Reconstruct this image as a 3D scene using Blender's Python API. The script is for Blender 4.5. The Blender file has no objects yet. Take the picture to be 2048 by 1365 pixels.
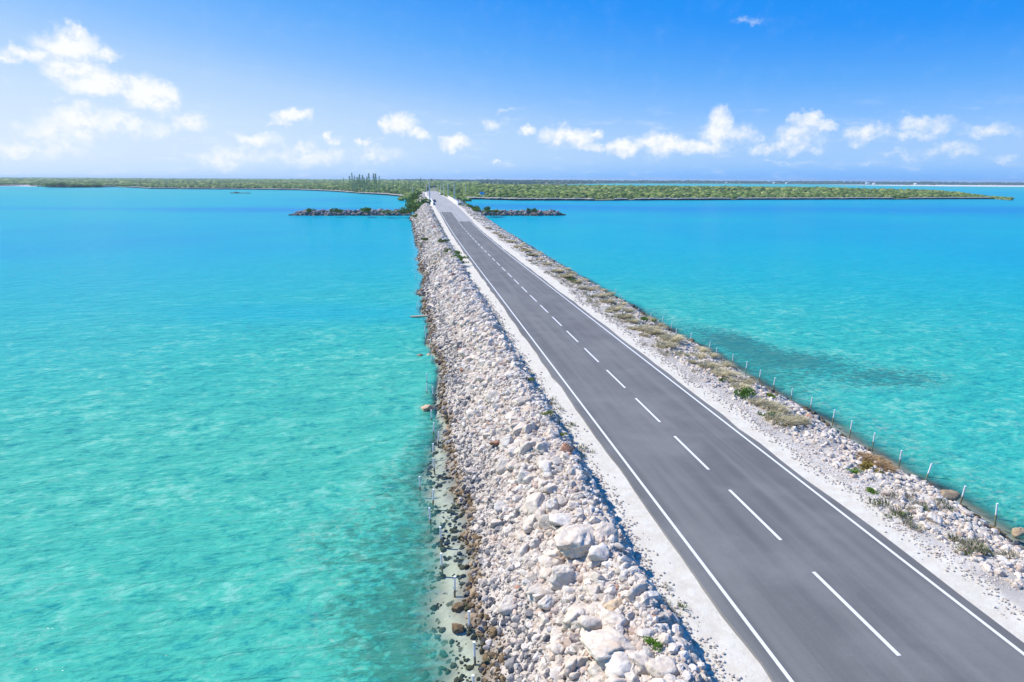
import bpy, math, random
import numpy as np
from mathutils import Matrix, Vector
D = bpy.data
C = bpy.context.scene.collection
R = math.radians
random.seed(7); rng = np.random.default_rng(7)

# ------------------------------------------------------------------ camera, sky, sun, exposure
F = 1365.0                       # focal length in photo pixels (photo 2048 wide)
CAM = np.array([-12.19, 0.0, 13.6]); PITCH = R(13.35); YAW = R(8.29); ROLL = R(0.32)
scene = bpy.context.scene
cd = D.cameras.new('camera'); cam = D.objects.new('camera', cd); C.objects.link(cam)
cd.sensor_width = 36; cd.lens = 36 * F / 2048; cd.clip_start = 0.5; cd.clip_end = 60000
MC = Matrix.Rotation(-YAW, 3, 'Z') @ Matrix.Rotation(R(90) - PITCH, 3, 'X') @ Matrix.Rotation(ROLL, 3, 'Z')
cam.matrix_world = Matrix.Translation(Vector(CAM)) @ MC.to_4x4()
scene.camera = cam
MCN = np.array(MC)

SUN_EL, SUN_AZ = 47.0, -58.0     # azimuth clockwise from +Y
sl = D.lights.new('sun', 'SUN'); sl.energy = 4.9; sl.angle = R(0.5); sl.color = (1, 0.94, 0.85)
so = D.objects.new('sun', sl); C.objects.link(so)
sd = Vector((math.sin(R(SUN_AZ)) * math.cos(R(SUN_EL)), math.cos(R(SUN_AZ)) * math.cos(R(SUN_EL)), math.sin(R(SUN_EL))))
so.rotation_euler = sd.to_track_quat('Z', 'Y').to_euler(); so.location = (0, 0, 60)
scene.view_settings.view_transform = 'Standard'; scene.view_settings.look = 'None'
scene.view_settings.gamma = 1; scene.view_settings.use_curve_mapping = False
scene.view_settings.exposure = 0.42


HAZE = 1.3e-4

class NT:
    """small helper for writing node trees"""
    def __init__(s, tree): s.t = tree; s.t.nodes.clear()
    def n(s, typ, ins=None, **kw):
        nd = s.t.nodes.new(typ)
        for k, v in kw.items(): setattr(nd, k, v)
        for k, v in (ins or {}).items(): s.put(nd.inputs[k], v)
        return nd
    def put(s, sock, v):
        if isinstance(v, bpy.types.NodeSocket): s.t.links.new(v, sock)
        elif isinstance(v, bpy.types.Node): s.t.links.new(v.outputs[0], sock)
        elif v is not None:
            if hasattr(sock.default_value, '__len__') and not hasattr(v, '__len__'): v = [v] * len(sock.default_value)
            if hasattr(sock.default_value, '__len__') and len(sock.default_value) == 4 and len(v) == 3: v = (*v, 1)
            sock.default_value = v
    def m(s, op, a, b=None, c=None, clamp=False):
        nd = s.t.nodes.new('ShaderNodeMath'); nd.operation = op; nd.use_clamp = clamp
        for i, v in enumerate((a, b, c)):
            if v is not None: s.put(nd.inputs[i], v)
        return nd.outputs[0]
    def v(s, op, a, b=None, scale=None):
        nd = s.t.nodes.new('ShaderNodeVectorMath'); nd.operation = op
        s.put(nd.inputs[0], a)
        if b is not None: s.put(nd.inputs[1], b)
        if scale is not None: s.put(nd.inputs['Scale'], scale)
        return nd.outputs['Value'] if op in ('LENGTH', 'DOT_PRODUCT') else nd.outputs[0]
    def mix(s, f, a, b, blend='MIX'):
        nd = s.t.nodes.new('ShaderNodeMix'); nd.data_type = 'RGBA'; nd.blend_type = blend
        s.put(nd.inputs[0], f); s.put(nd.inputs[6], a); s.put(nd.inputs[7], b)
        return nd.outputs[2]
    def ramp(s, f, stops, interp='LINEAR'):
        nd = s.t.nodes.new('ShaderNodeValToRGB'); s.put(nd.inputs[0], f); cr = nd.color_ramp; cr.interpolation = interp
        while len(cr.elements) < len(stops): cr.elements.new(0.5)
        for e, (p, c) in zip(cr.elements, stops):
            e.position = p; e.color = (*c, 1) if hasattr(c, '__len__') else (c, c, c, 1)
        return nd.outputs[0]
    def noise(s, vec, scale, detail=3, rough=0.5, lac=2.0, dist=0.0, col=False):
        nd = s.n('ShaderNodeTexNoise', {'Scale': scale, 'Detail': detail, 'Roughness': rough, 'Lacunarity': lac, 'Distortion': dist})
        if vec is not None: s.put(nd.inputs['Vector'], vec)
        return nd.outputs['Color'] if col else nd.outputs['Fac']
    def smooth(s, x, a, b):
        nd = s.n('ShaderNodeMapRange', {'Value': x, 'From Min': a, 'From Max': b}, interpolation_type='SMOOTHSTEP')
        return nd.outputs[0]


def ray(px, py):
    d = MCN @ np.array([(px - 1024) / F, -(py - 682.5) / F, -1.0])
    return d / np.linalg.norm(d)


w = D.worlds.new('World'); scene.world = w; w.use_nodes = True
T = NT(w.node_tree)
sky = T.n('ShaderNodeTexSky', sky_type='NISHITA', sun_disc=False, sun_elevation=R(SUN_EL), sun_rotation=R(SUN_AZ),
          altitude=0, air_density=1.0, dust_density=0.35, ozone_density=2.2)
tc = T.n('ShaderNodeTexCoord').outputs['Generated']
sp = T.n('ShaderNodeSeparateXYZ', {0: tc})
az = T.m('ARCTAN2', sp.outputs[0], sp.outputs[1]); el = T.m('ARCSINE', sp.outputs[2])
uv = T.n('ShaderNodeCombineXYZ', {0: az, 1: el, 2: 0.0}).outputs[0]
# clouds: (px, py, half width, half height, density) in photo pixels -> directions
CL = [(130, 92, 62, 30, 1.0), (60, 106, 48, 16, .85), (205, 106, 32, 14, .7), (155, 70, 25, 18, .8), (20, 118, 30, 8, .6), (150, 140, 52, 20, .95),
      (195, 172, 72, 26, 1.0), (290, 186, 66, 30, 1.0), (345, 190, 26, 14, .8), (120, 202, 30, 5, .35), (230, 228, 36, 8, .4),
      (160, 250, 80, 30, .8), (270, 252, 62, 26, .7), (370, 240, 46, 24, .75), (100, 262, 70, 20, .55), (40, 298, 70, 16, .6), (130, 292, 70, 22, .45), (18, 168, 22, 8, .3),
      (592, 236, 42, 16, 1.0), (545, 241, 16, 8, .6), (515, 276, 52, 16, .75), (600, 292, 48, 16, .65), (470, 314, 120, 24, .55), (620, 312, 160, 24, .52), (750, 308, 90, 18, .5), (660, 279, 20, 12, .8),
      (730, 286, 26, 8, .6), (800, 250, 44, 24, 1.05), (840, 270, 34, 13, .9), (770, 252, 22, 12, .8), (912, 287, 40, 13, .85), (990, 250, 30, 14, .75), (1015, 226, 22, 6, .35), (990, 316, 12, 8, .5),
      (1055, 265, 24, 11, .8), (1135, 278, 60, 24, 1.0), (1185, 272, 20, 10, .8), (1190, 300, 40, 9, .6),
      (1250, 298, 36, 18, .95), (1320, 283, 60, 26, 1.0), (1432, 252, 40, 34, 1.15), (1480, 270, 46, 22, .8), (1400, 292, 70, 20, .8), (1530, 300, 60, 15, .6),
      (1600, 270, 60, 20, .75), (1632, 247, 46, 14, 1.05), (1590, 292, 60, 16, .65), (1735, 262, 40, 16, .8), (1790, 275, 90, 14, .7), (1850, 250, 66, 20, .8), (1810, 234, 34, 10, .55),
      (1985, 263, 50, 14, .75), (1900, 302, 60, 14, .5), (1810, 316, 80, 10, .4), (1560, 325, 60, 6, .35), (1740, 328, 70, 7, .3), (2000, 318, 40, 10, .4), (1498, 44, 44, 12, .5), (1525, 38, 16, 8, .4)]
n1 = T.noise(uv, 18.0, 5, 0.6, 2.1, col=True)
n2 = T.noise(uv, 75.0, 4, 0.6, 2.1, col=True)
dis = T.v('SCALE', T.v('SUBTRACT', n1, (0.5, 0.5, 0.5)), scale=0.050)
dis2 = T.v('SCALE', T.v('SUBTRACT', n2, (0.5, 0.5, 0.5)), scale=0.014)
uvd = T.v('ADD', T.v('ADD', uv, dis), dis2)
def cloudmask(src):
    acc = None
    for (px, py, hw, hh, dn) in CL:
        d = ray(px, py); a0 = math.atan2(d[0], d[1]); e0 = math.asin(d[2])
        q = T.v('MULTIPLY', T.v('SUBTRACT', src, (a0, e0, 0)), (F / (hw * 1.12) * .93, F / (hh * 1.22) * .93, 0))
        g = T.m('MULTIPLY', T.m('SUBTRACT', 1.0, T.v('LENGTH', q), clamp=True), dn)
        acc = g if acc is None else T.m('SMOOTH_MAX', acc, g, 0.12)
    return acc
mA = cloudmask(uvd)
fb = T.noise(uv, 34.0, 9, 0.64, 2.2)
fbu = T.noise(T.v('ADD', uv, (-0.006, 0.008, 0.0)), 34.0, 9, 0.64, 2.2)
dens = T.m('ADD', mA, T.m('MULTIPLY', T.m('SUBTRACT', fb, 0.5), 1.0))
alpha = T.m('MULTIPLY', T.smooth(dens, 0.05, 0.80), T.smooth(mA, 0.02, 0.34))
# thin veils low over the right-hand sea
vn = T.noise(T.v('MULTIPLY', uv, (1.0, 4.5, 1.0)), 16.0, 7, 0.6, 2.1)
veil = T.m('MULTIPLY', T.smooth(vn, 0.52, 0.74), T.m('MULTIPLY', T.smooth(el, 0.13, 0.05), 0.30))
shade = T.m('ADD', T.smooth(az, 1.2, -.1), T.m('MULTIPLY', T.m('SUBTRACT', fb, fbu), 3.0), clamp=True)
hzf = T.smooth(el, 0.26, 0.0)
ccol = T.mix(shade, (4.2, 5.2, 6.6), (6.7, 6.85, 7.0))
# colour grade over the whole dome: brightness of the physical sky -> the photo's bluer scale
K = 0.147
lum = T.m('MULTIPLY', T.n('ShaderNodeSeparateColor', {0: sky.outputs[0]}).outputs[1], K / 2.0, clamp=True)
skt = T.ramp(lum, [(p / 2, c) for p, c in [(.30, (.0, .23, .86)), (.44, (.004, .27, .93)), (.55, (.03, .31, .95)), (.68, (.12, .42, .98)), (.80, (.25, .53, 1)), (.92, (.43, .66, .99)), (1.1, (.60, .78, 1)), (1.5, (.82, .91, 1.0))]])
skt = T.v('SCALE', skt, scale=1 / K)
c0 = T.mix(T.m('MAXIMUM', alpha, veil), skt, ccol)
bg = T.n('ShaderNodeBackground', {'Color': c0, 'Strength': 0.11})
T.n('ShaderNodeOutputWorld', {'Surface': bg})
w.cycles.sampling_method = 'MANUAL'; w.cycles.sample_map_resolution = 512

# ------------------------------------------------------------------ numpy noise
def hash2(ix, iy, seed=0):
    h = (ix.astype(np.int64) * 374761393 + iy.astype(np.int64) * 668265263 + seed * 974711) & 0x7fffffff
    h = ((h ^ (h >> 13)) * 1274126177) & 0x7fffffff
    return ((h ^ (h >> 16)) & 0xffff) / 65535.0
def vnoise(x, y, seed=0):
    x = np.asarray(x, float); y = np.asarray(y, float)
    ix = np.floor(x); iy = np.floor(y); fx = x - ix; fy = y - iy
    fx = fx * fx * (3 - 2 * fx); fy = fy * fy * (3 - 2 * fy)
    a = hash2(ix, iy, seed); b = hash2(ix + 1, iy, seed); c = hash2(ix, iy + 1, seed); d = hash2(ix + 1, iy + 1, seed)
    return (a + (b - a) * fx) * (1 - fy) + (c + (d - c) * fx) * fy
def fbm(x, y, sc, octv=4, seed=0):
    t = 0; a = .5; n = 0
    for o in range(octv):
        t = t + a * vnoise(x * sc, y * sc, seed + o * 17); n += a; a *= .5; sc *= 2.03
    return t / n
def sst(x, a, b):
    t = np.clip((x - a) / (b - a), 0, 1); return t * t * (3 - 2 * t)

# ------------------------------------------------------------------ the lie of the land
SG = np.arange(-40, 1000.1, 2.0)
_zr = np.interp(SG, [-40, 115, 150, 180, 212, 260, 300, 360, 450, 600, 1000], [1.6, 1.6, 1.85, 2.4, 3.3, 4.5, 4.95, 4.6, 3.8, 3.2, 3.0])
_zr = np.convolve(np.pad(_zr, 6, 'edge'), np.ones(13) / 13, 'valid')
_cx = np.interp(SG, [-40, 300, 360, 420, 480, 560, 700, 1000], [0, 0, .5, 1.4, 2.6, 4.5, 9, 22])
_cx = np.convolve(np.pad(_cx, 10, 'edge'), np.ones(21) / 21, 'valid')
def zroad(s): return np.interp(s, SG, _zr)
def cxo(s): return np.interp(s, SG, _cx)
def fx(x): return -12.19 + (x + 12.57) * .97
def wl(s): return fx(np.interp(s, [0, 40, 100, 180, 250, 330, 400, 520], [-10.9, -11.05, -11.4, -11.9, -12.8, -13.2, -14, -22])) + (fbm(s * 0 + 3, s, .35, 3, 5) - .5) * 1.3 + (fbm(s * 0, s, .05, 2, 9) - .5) * 1.0
def wr(s): return fx(np.interp(s, [0, 20, 40, 120, 200, 260, 400, 520], [10.3, 10.6, 11.3, 11.7, 12.7, 14, 14.5, 20])) + (fbm(s * 0 + 7, s, .4, 3, 6) - .5) * 1.0
def footl(s): return -5.25 + (fbm(s * 0 + 1, s, .5, 3, 21) - .5) * .7 - (s > 150) * np.minimum((s - 150) * .004, .4)
def footr(s): return 4.95 + (fbm(s * 0 + 2, s, .4, 3, 22) - .5) * .9
def hz(x, y):
    x = np.asarray(x, float); y = np.asarray(y, float)
    xr = x - cxo(y); zr = zroad(y)
    fl, fr, L, Q = footl(y), footr(y), wl(y), wr(y)
    crest = np.interp(y, [0, 60, 180, 240, 300], [1.25, 1.15, 1.0, .6, .3]) * (.75 + .5 * fbm(x * 0, y, .12, 3, 31))
    u = (xr - fl) / (L - fl)
    rough = (fbm(x, y, 1.3, 4, 3) - .5)
    hl = zr * np.interp(u, [0, .2, .4, .7, 1], [1, 1, .82, .42, 0]) + crest * np.interp(u, [0, .10, .2, .4, .7, 1], [0, .68, 1, .85, .38, 0])
    hl = hl + rough * .42 * sst(u, .02, .12) * (1 - .6 * sst(u, .9, 1.05))
    dl = np.maximum(u - 1, 0) * (fl - L); k = np.interp(y, [0, 18, 30, 36, 48, 400], [.14, .14, .13, .30, .6, .8])
    hl = np.where(u > 1, -2.3 * (1 - np.exp(-dl * k)) - .0 + rough * .12, hl)
    v = (xr - fr) / (Q - fr)
    hr = zr * np.interp(v, [0, .3, .6, .85, 1], [1, .93, .74, .36, 0]) + rough * .38 * sst(v, .02, .3)
    dr = np.maximum(v - 1, 0) * (Q - fr); kr = np.interp(y, [0, 60, 120], [.16, .2, .35])
    hr = np.where(v > 1, -2.3 * (1 - np.exp(-dr * kr)) + rough * .12, hr)
    mid = zr - .015 + (fbm(x, y, .8, 3, 40) - .5) * .05
    h = np.where(xr < fl, hl, np.where(xr > fr, hr, mid))
    ch = sst(y, 256, 262) * (1 - sst(y, 312, 318))
    return h * (1 - ch) + np.minimum(h, -2.4) * ch

def hit(px, py, z=None):
    d = ray(px, py)
    if z is not None:
        return CAM + d * ((z - CAM[2]) / d[2])
    t = np.geomspace(8, 1500, 9000); P = CAM[None] + d[None] * t[:, None]
    k = np.argmax(P[:, 2] < hz(P[:, 0], P[:, 1]))
    return P[k]
def dist(p): return float(np.linalg.norm(np.asarray(p) - CAM))
def px2m(n, p): return n * dist(p) / F

# ------------------------------------------------------------------ mesh helpers
def mesh(name, V, Fc, cols=None, smooth=False, attrs=None):
    me = D.meshes.new(name); V = np.asarray(V, np.float32)
    if isinstance(Fc, np.ndarray):
        nf, k = Fc.shape
        me.vertices.add(len(V)); me.vertices.foreach_set('co', V.ravel())
        me.loops.add(nf * k); me.loops.foreach_set('vertex_index', Fc.astype(np.int32).ravel())
        me.polygons.add(nf); me.polygons.foreach_set('loop_start', np.arange(0, nf * k, k, dtype=np.int32))
        me.update(calc_edges=True)
    else:
        me.from_pydata(V.tolist(), [], Fc); me.update()
    me.polygons.foreach_set('use_smooth', np.full(len(me.polygons), smooth))
    if cols is not None:
        a = me.color_attributes.new('tint', 'FLOAT_COLOR', 'POINT')
        cc = np.ones((len(V), 4), np.float32); cc[:, :3] = cols; a.data.foreach_set('color', cc.ravel())
    for k, arr in (attrs or {}).items():
        a = me.attributes.new(k, 'FLOAT', 'POINT'); a.data.foreach_set('value', np.asarray(arr, np.float32).ravel())
    return me
def ob(name, me, mat=None, parent=None, kind=None, label=None, cat=None, group=None, loc=None, rot=None, scale=None):
    o = D.objects.new(name, me); C.objects.link(o)
    if mat and me and not me.materials: me.materials.append(mat)
    if parent: o.parent = parent
    for k, v in (('kind', kind), ('label', label), ('category', cat), ('group', group)):
        if v: o[k] = v
    if loc is not None: o.location = [float(q) for q in loc]
    if rot is not None: o.rotation_euler = rot
    if scale is not None: o.scale = scale
    return o
def grid(X, Y, Z):
    ny, nx = X.shape; V = np.stack([X, Y, Z], -1).reshape(-1, 3)
    i = np.arange(ny - 1)[:, None] * nx + np.arange(nx - 1)[None]
    return V, np.stack([i, i + 1, i + nx + 1, i + nx], -1).reshape(-1, 4)
def ico(sub):
    import bmesh
    bm = bmesh.new(); bmesh.ops.create_icosphere(bm, subdivisions=sub, radius=1)
    V = np.array([v.co[:] for v in bm.verts]); Fc = np.array([[v.index for v in f.verts] for f in bm.faces]); bm.free()
    return V / np.linalg.norm(V, axis=1)[:, None], Fc
ICO = {k: ico(k) for k in (1, 2, 3, 4, 5)}
def n3(P, sc, seed=0):
    return (vnoise(P[:, 0] * sc + P[:, 2] * sc * .7, P[:, 1] * sc + 9.1, seed) + vnoise(P[:, 1] * sc - P[:, 2] * sc * .8 + 4.4, P[:, 0] * sc * .6 + P[:, 2] * sc + 2, seed + 3)) - 1
def rock(sub, seed, planes=13, rough=.06, flat=.75):
    r = np.random.default_rng(seed); d, Fc = ICO[sub]
    n = r.normal(size=(planes, 3)); n /= np.linalg.norm(n, axis=1)[:, None]; p = r.uniform(.62, 1.0, planes)
    q = p[None] / np.maximum(d @ n.T, .08)
    rad = -np.log(np.exp(-q * 20).sum(1)) / 20 + .02
    rad = np.clip(rad, .35, 1.25)
    V = d * rad[:, None]
    if sub >= 3:
        V = V * (1 + rough * n3(V, 2.6, seed) + rough * .6 * n3(V, 6.5, seed + 1) + rough * .35 * n3(V, 15, seed + 2) - rough * 1.1 * np.maximum(n3(V, 4.2, seed + 7) - .45, 0) * 2)[:, None]
    V = V * (r.uniform(.85, 1.25), r.uniform(.7, 1.0), r.uniform(flat * .8, flat * 1.1))
    V /= np.abs(V[:, :2]).max()
    return V, Fc
def box(x0, x1, y0, y1, z0, z1):
    V = [(x, y, z) for z in (z0, z1) for y in (y0, y1) for x in (x0, x1)]
    return V, [(0, 2, 3, 1), (4, 5, 7, 6), (0, 1, 5, 4), (2, 6, 7, 3), (0, 4, 6, 2), (1, 3, 7, 5)]
def tube(pts, rad, n=8, cap=True):
    pts = [np.array(p, float) for p in pts]; V = []; Fc = []
    for i, p in enumerate(pts):
        t = pts[min(i + 1, len(pts) - 1)] - pts[max(i - 1, 0)]; t /= np.linalg.norm(t)
        a = np.cross(t, (0, 0, 1)) if abs(t[2]) < .9 else np.cross(t, (1, 0, 0)); a /= np.linalg.norm(a); b = np.cross(t, a)
        rr = rad[i] if hasattr(rad, '__len__') else rad
        for k in range(n):
            an = 2 * math.pi * k / n; V.append(p + rr * (a * math.cos(an) + b * math.sin(an)))
    for i in range(len(pts) - 1):
        for k in range(n): Fc.append((i * n + k, i * n + (k + 1) % n, (i + 1) * n + (k + 1) % n, (i + 1) * n + k))
    if cap: Fc.append(tuple(range(n))[::-1]); Fc.append(tuple(range((len(pts) - 1) * n, len(pts) * n)))
    return V, Fc
def join(parts):
    V = []; Fc = []
    for v, f in parts:
        o = len(V); V += [tuple(map(float, q)) for q in v]; Fc += [tuple(int(i) + o for i in g) for g in f]
    return V, Fc
def scatter(lib, P, S, ang, tilt=None, sz=None):
    """many copies of small shapes as one vertex array; returns V, F, index of copy per vertex"""
    VV = []; FF = []; ID = []; off = 0; pick = rng.integers(0, len(lib), len(P))
    for k, (V, Fc) in enumerate(lib):
        I = np.nonzero(pick == k)[0]
        if not len(I): continue
        A = ang[I]; c, s = np.cos(A), np.sin(A)
        t = (rng.uniform(-.45, .45, len(I)) if tilt is None else tilt[I]); ct, st = np.cos(t), np.sin(t)
        sx = S[I][:, None]; szz = sx if sz is None else sz[I][:, None]
        x, y, z = V[:, 0][None] * sx, V[:, 1][None] * sx, V[:, 2][None] * szz
        y, z = y * ct[:, None] - z * st[:, None], y * st[:, None] + z * ct[:, None]
        X = x * c[:, None] - y * s[:, None] + P[I, 0][:, None]; Y = x * s[:, None] + y * c[:, None] + P[I, 1][:, None]; Z = z + P[I, 2][:, None]
        n = len(V); VV.append(np.stack([X, Y, Z], -1).reshape(-1, 3)); ID.append(np.repeat(I, n))
        FF.append((Fc[None] + (np.arange(len(I)) * n)[:, None, None]).reshape(-1, Fc.shape[1]) + off); off += n * len(I)
    return np.concatenate(VV), np.concatenate(FF), np.concatenate(ID)

# ------------------------------------------------------------------ materials
def mat(name):
    m = D.materials.new(name); m.use_nodes = True
    return m, NT(m.node_tree)
def fin(T, col, rough=.8, bump=None, bs=.3, bd=.05, spec=.3, **kw):
    ins = {'Base Color': col, 'Roughness': rough, 'Specular IOR Level': spec}
    if bump is not None: ins['Normal'] = T.n('ShaderNodeBump', {'Height': bump, 'Strength': bs, 'Distance': bd})
    p = T.n('ShaderNodeBsdfPrincipled', ins); T.n('ShaderNodeOutputMaterial', {'Surface': p}); return p
def pos(T): return T.n('ShaderNodeNewGeometry').outputs['Position']
def objc(T): return T.n('ShaderNodeTexCoord').outputs['Object']

def rockmat(name, src):
    m, T = mat(name); p = pos(T)
    base = T.n('ShaderNodeAttribute', attribute_name='tint').outputs['Color'] if src == 'attr' else T.n('ShaderNodeObjectInfo').outputs['Color']
    a = T.noise(p, 5.0, 6, .62); b = T.noise(p, 22.0, 5, .65); s = T.noise(p, 1.4, 4, .6)
    c = T.mix(T.smooth(a, .35, .72), T.mix(1, base, (.80, .74, .70), 'MULTIPLY'), base)
    c = T.mix(T.m('MULTIPLY', T.smooth(s, .56, .74), .45), c, T.mix(1, base, (.95, .72, .56), 'MULTIPLY'))
    c = T.mix(T.m('MULTIPLY', T.smooth(b, .60, .78), .5), c, T.mix(1, base, (.52, .50, .48), 'MULTIPLY'))
    pit = T.n('ShaderNodeTexVoronoi', {'Vector': p, 'Scale': 9.0}).outputs['Distance']
    h = T.m('ADD', T.m('MULTIPLY', a, 1.0), T.m('ADD', T.m('MULTIPLY', b, .5), T.m('MULTIPLY', T.smooth(pit, 0, .25), .25)))
    fin(T, c, .92, h, .75, .06, .15); return m
M_stone = rockmat('stone_attr', 'attr'); M_rock = rockmat('rock_object', 'obj')

m, T = mat('causeway_ground'); M_ground = m
p = pos(T); base = T.n('ShaderNodeAttribute', attribute_name='tint').outputs['Color']
a = T.noise(p, 2.2, 6, .6); b = T.noise(p, 14, 6, .7); g = T.n('ShaderNodeTexVoronoi', {'Vector': p, 'Scale': 11.0}).outputs['Color']
gs = T.n('ShaderNodeSeparateColor', {0: g}).outputs[0]
c = T.mix(T.smooth(a, .3, .75), T.mix(1, base, (.88, .84, .80), 'MULTIPLY'), base)
c = T.mix(T.m('MULTIPLY', T.smooth(b, .56, .72), .45), c, T.mix(1, base, (.70, .66, .62), 'MULTIPLY'))
c = T.mix(T.m('MULTIPLY', T.smooth(gs, .75, .95), .22), c, T.mix(1, base, (.72, .70, .70), 'MULTIPLY'))
# seabed blotches: dark weed on submerged ground
z = T.n('ShaderNodeSeparateXYZ', {0: p}).outputs[2]
w1 = T.n('ShaderNodeTexVoronoi', {'Vector': T.v('ADD', p, T.v('SCALE', T.noise(p, 3, 3, .6, col=True), scale=.35)), 'Scale': 2.6}).outputs['Distance']
w1 = T.m('SUBTRACT', T.m('ADD', w1, T.m('MULTIPLY', T.m('SUBTRACT', b, .5), .5)), T.m('MULTIPLY', T.m('SUBTRACT', T.noise(p, .7, 3, .5), .5), .5))
wm = T.m('MULTIPLY', T.m('MULTIPLY', T.smooth(w1, .36, .22), T.smooth(z, -.02, -.12)), .85)
c = T.mix(wm, c, (.05, .06, .032))
fin(T, c, .95, T.m('ADD', a, T.m('MULTIPLY', b, .6)), .6, .05, .1)

def asphalt(name, base, dark, light, crack):
    m, T = mat(name); p = pos(T)
    st = T.v('MULTIPLY', p, (1.0, .035, 1.0))
    a = T.noise(st, 1.5, 4, .55); b = T.noise(p, .35, 4, .6); f = T.noise(p, 60, 3, .8); f2 = T.noise(p, 9, 6, .7)
    c = T.mix(T.smooth(a, .35, .68), dark, base); c = T.mix(T.m('MULTIPLY', T.smooth(b, .4, .75), .6), c, light)
    c = T.mix(T.m('MULTIPLY', T.m('SUBTRACT', f, .5), 1.6), c, light) if False else T.mix(T.smooth(f, .25, .8), T.mix(1, c, (.72, .72, .73), 'MULTIPLY'), T.mix(1, c, (1.25, 1.25, 1.25), 'MULTIPLY'))
    sp_ = T.m('MULTIPLY', T.smooth(f2, .70, .80), .35); c = T.mix(sp_, c, (.42, .42, .42))
    # wheel tracks polished a little darker, in the road's own coordinates
    x = T.n('ShaderNodeSeparateXYZ', {0: p}).outputs[0]
    tr = T.m('ABSOLUTE', T.m('SUBTRACT', T.m('ABSOLUTE', T.m('SUBTRACT', T.m('ABSOLUTE', x), 1.68)), .85))
    c = T.mix(T.m('MULTIPLY', T.smooth(tr, .5, .1), T.m('MULTIPLY', T.smooth(T.noise(p, .12, 3, .5), .35, .65), .28)), c, T.mix(1, c, (.72, .72, .76), 'MULTIPLY'))
    v = T.n('ShaderNodeTexVoronoi', {'Vector': T.v('MULTIPLY', T.v('ADD', p, T.v('SCALE', T.noise(p, 1.2, 4, .7, col=True), scale=.8)), (.9, .22, 1)), 'Scale': .55}, feature='DISTANCE_TO_EDGE').outputs[0]
    cm = T.m('MULTIPLY', T.smooth(v, .003, .001), T.smooth(T.noise(p, .25, 2, .5), .52, .62))
    c = T.mix(T.m('MULTIPLY', cm, crack), c, (.03, .03, .03))
    # pale dust blown in from the shoulders
    e = T.m('MULTIPLY', T.smooth(T.m('ABSOLUTE', x), 3.2, 3.75), T.smooth(f2, .42, .62))
    sk = T.noise(p, 11, 5, .85); c = T.mix(T.m('MULTIPLY', T.smooth(sk, .62, .72), .55), c, (.45, .44, .42)); c = T.mix(T.m('MULTIPLY', T.smooth(sk, .42, .30), .4), c, (.07, .07, .07))
    fin(T, c, .86, T.m('ADD', f, T.m('MULTIPLY', f2, .5)), .25, .01, .25); return m
M_asph = asphalt('asphalt', (.168, .166, .156), (.126, .125, .121), (.205, .202, .190), 0.0)
M_old = asphalt('old_pale_road', (.36, .35, .33), (.31, .30, .285), (.42, .40, .38), .25)
m, T = mat('road_paint'); M_paint = m
p = pos(T); f = T.noise(p, 14, 5, .75)
fin(T, T.mix(T.smooth(f, .56, .72), (.66, .66, .65), (.30, .30, .30)), .6, f, .1, .01)
def plain(name, col, rough=.7, var=.25, sc=8, metal=0, bump=.1):
    m, T = mat(name); p = objc(T); a = T.noise(p, sc, 5, .6)
    c = T.mix(a, [q * (1 - var) for q in col], [min(q * (1 + var), 1) for q in col])
    pb = fin(T, c, rough, a, bump, .02); pb.inputs['Metallic'].default_value = metal; return m
M_conc = plain('concrete_white', (.66, .65, .63), .8, .12, 2)
M_pole = plain('pole_wood', (.58, .58, .55), .8, .15, 3)
M_metal = plain('metal_grey', (.45, .47, .5), .4, .1, 5, .7)
M_post, T = mat('stake_white')
p = pos(T); zz = T.n('ShaderNodeSeparateXYZ', {0: p}).outputs[2]
f = T.noise(p, 18, 4, .7)
fin(T, T.mix(T.smooth(T.m('ADD', zz, T.m('MULTIPLY', f, .12)), .30, .18), (.80, .80, .78), (.24, .20, .12)), .6)
def leafmat(name, tr=.25):
    m, T = mat(name); base = T.n('ShaderNodeAttribute', attribute_name='tint').outputs['Color']; oi = T.n('ShaderNodeObjectInfo')
    a = T.noise(pos(T), 1.1, 4, .6)
    c = T.mix(a, T.mix(1, base, (.62, .66, .6), 'MULTIPLY'), T.mix(1, base, (1.35, 1.3, 1.2), 'MULTIPLY'))
    c = T.mix(1, c, oi.outputs['Color'], 'MULTIPLY')
    d = T.n('ShaderNodeBsdfDiffuse', {0: c}); t = T.n('ShaderNodeBsdfTranslucent', {0: c})
    T.n('ShaderNodeOutputMaterial', {'Surface': T.n('ShaderNodeMixShader', {0: tr, 1: d, 2: t})}); return m
M_leaf = leafmat('foliage'); M_grass = leafmat('dry_grass', .35)
M_bark = plain('bark', (.16, .13, .10), .9, .3, 6)

# ------------------------------------------------------------------ water
xs = np.concatenate([-np.geomspace(9000, 60, 50), np.linspace(-58, -22, 25), np.arange(-21, -8.9, .25), np.linspace(-8, 8, 5), np.arange(8.6, 22, .25), np.linspace(23, 60, 26), np.geomspace(64, 12000, 60)])
ys = np.concatenate([[-400, -100, -20, 0], np.arange(4, 60, .5), np.arange(60, 140, 1.2), np.arange(140, 340, 4), np.arange(340, 700, 15), np.geomspace(720, 14000, 45)])
X, Y = np.meshgrid(xs, ys)
V, Fc = grid(X, Y, np.zeros_like(X))
hx, hy = V[:, 0], V[:, 1]
dep = -hz(hx, np.clip(hy, 0, 540)); dep = np.where((hy > 560), 2.3, dep)
clear = np.exp(-np.clip(dep, 0, 9) * 3.0)
r_ = np.hypot(hx - CAM[0], hy)
yc = hx * math.sin(YAW) + hy * math.cos(YAW); xc_ = hx * math.cos(YAW) - hy * math.sin(YAW)
wob = (fbm(hx, hy, .008, 4, 60) - .5)
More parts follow.
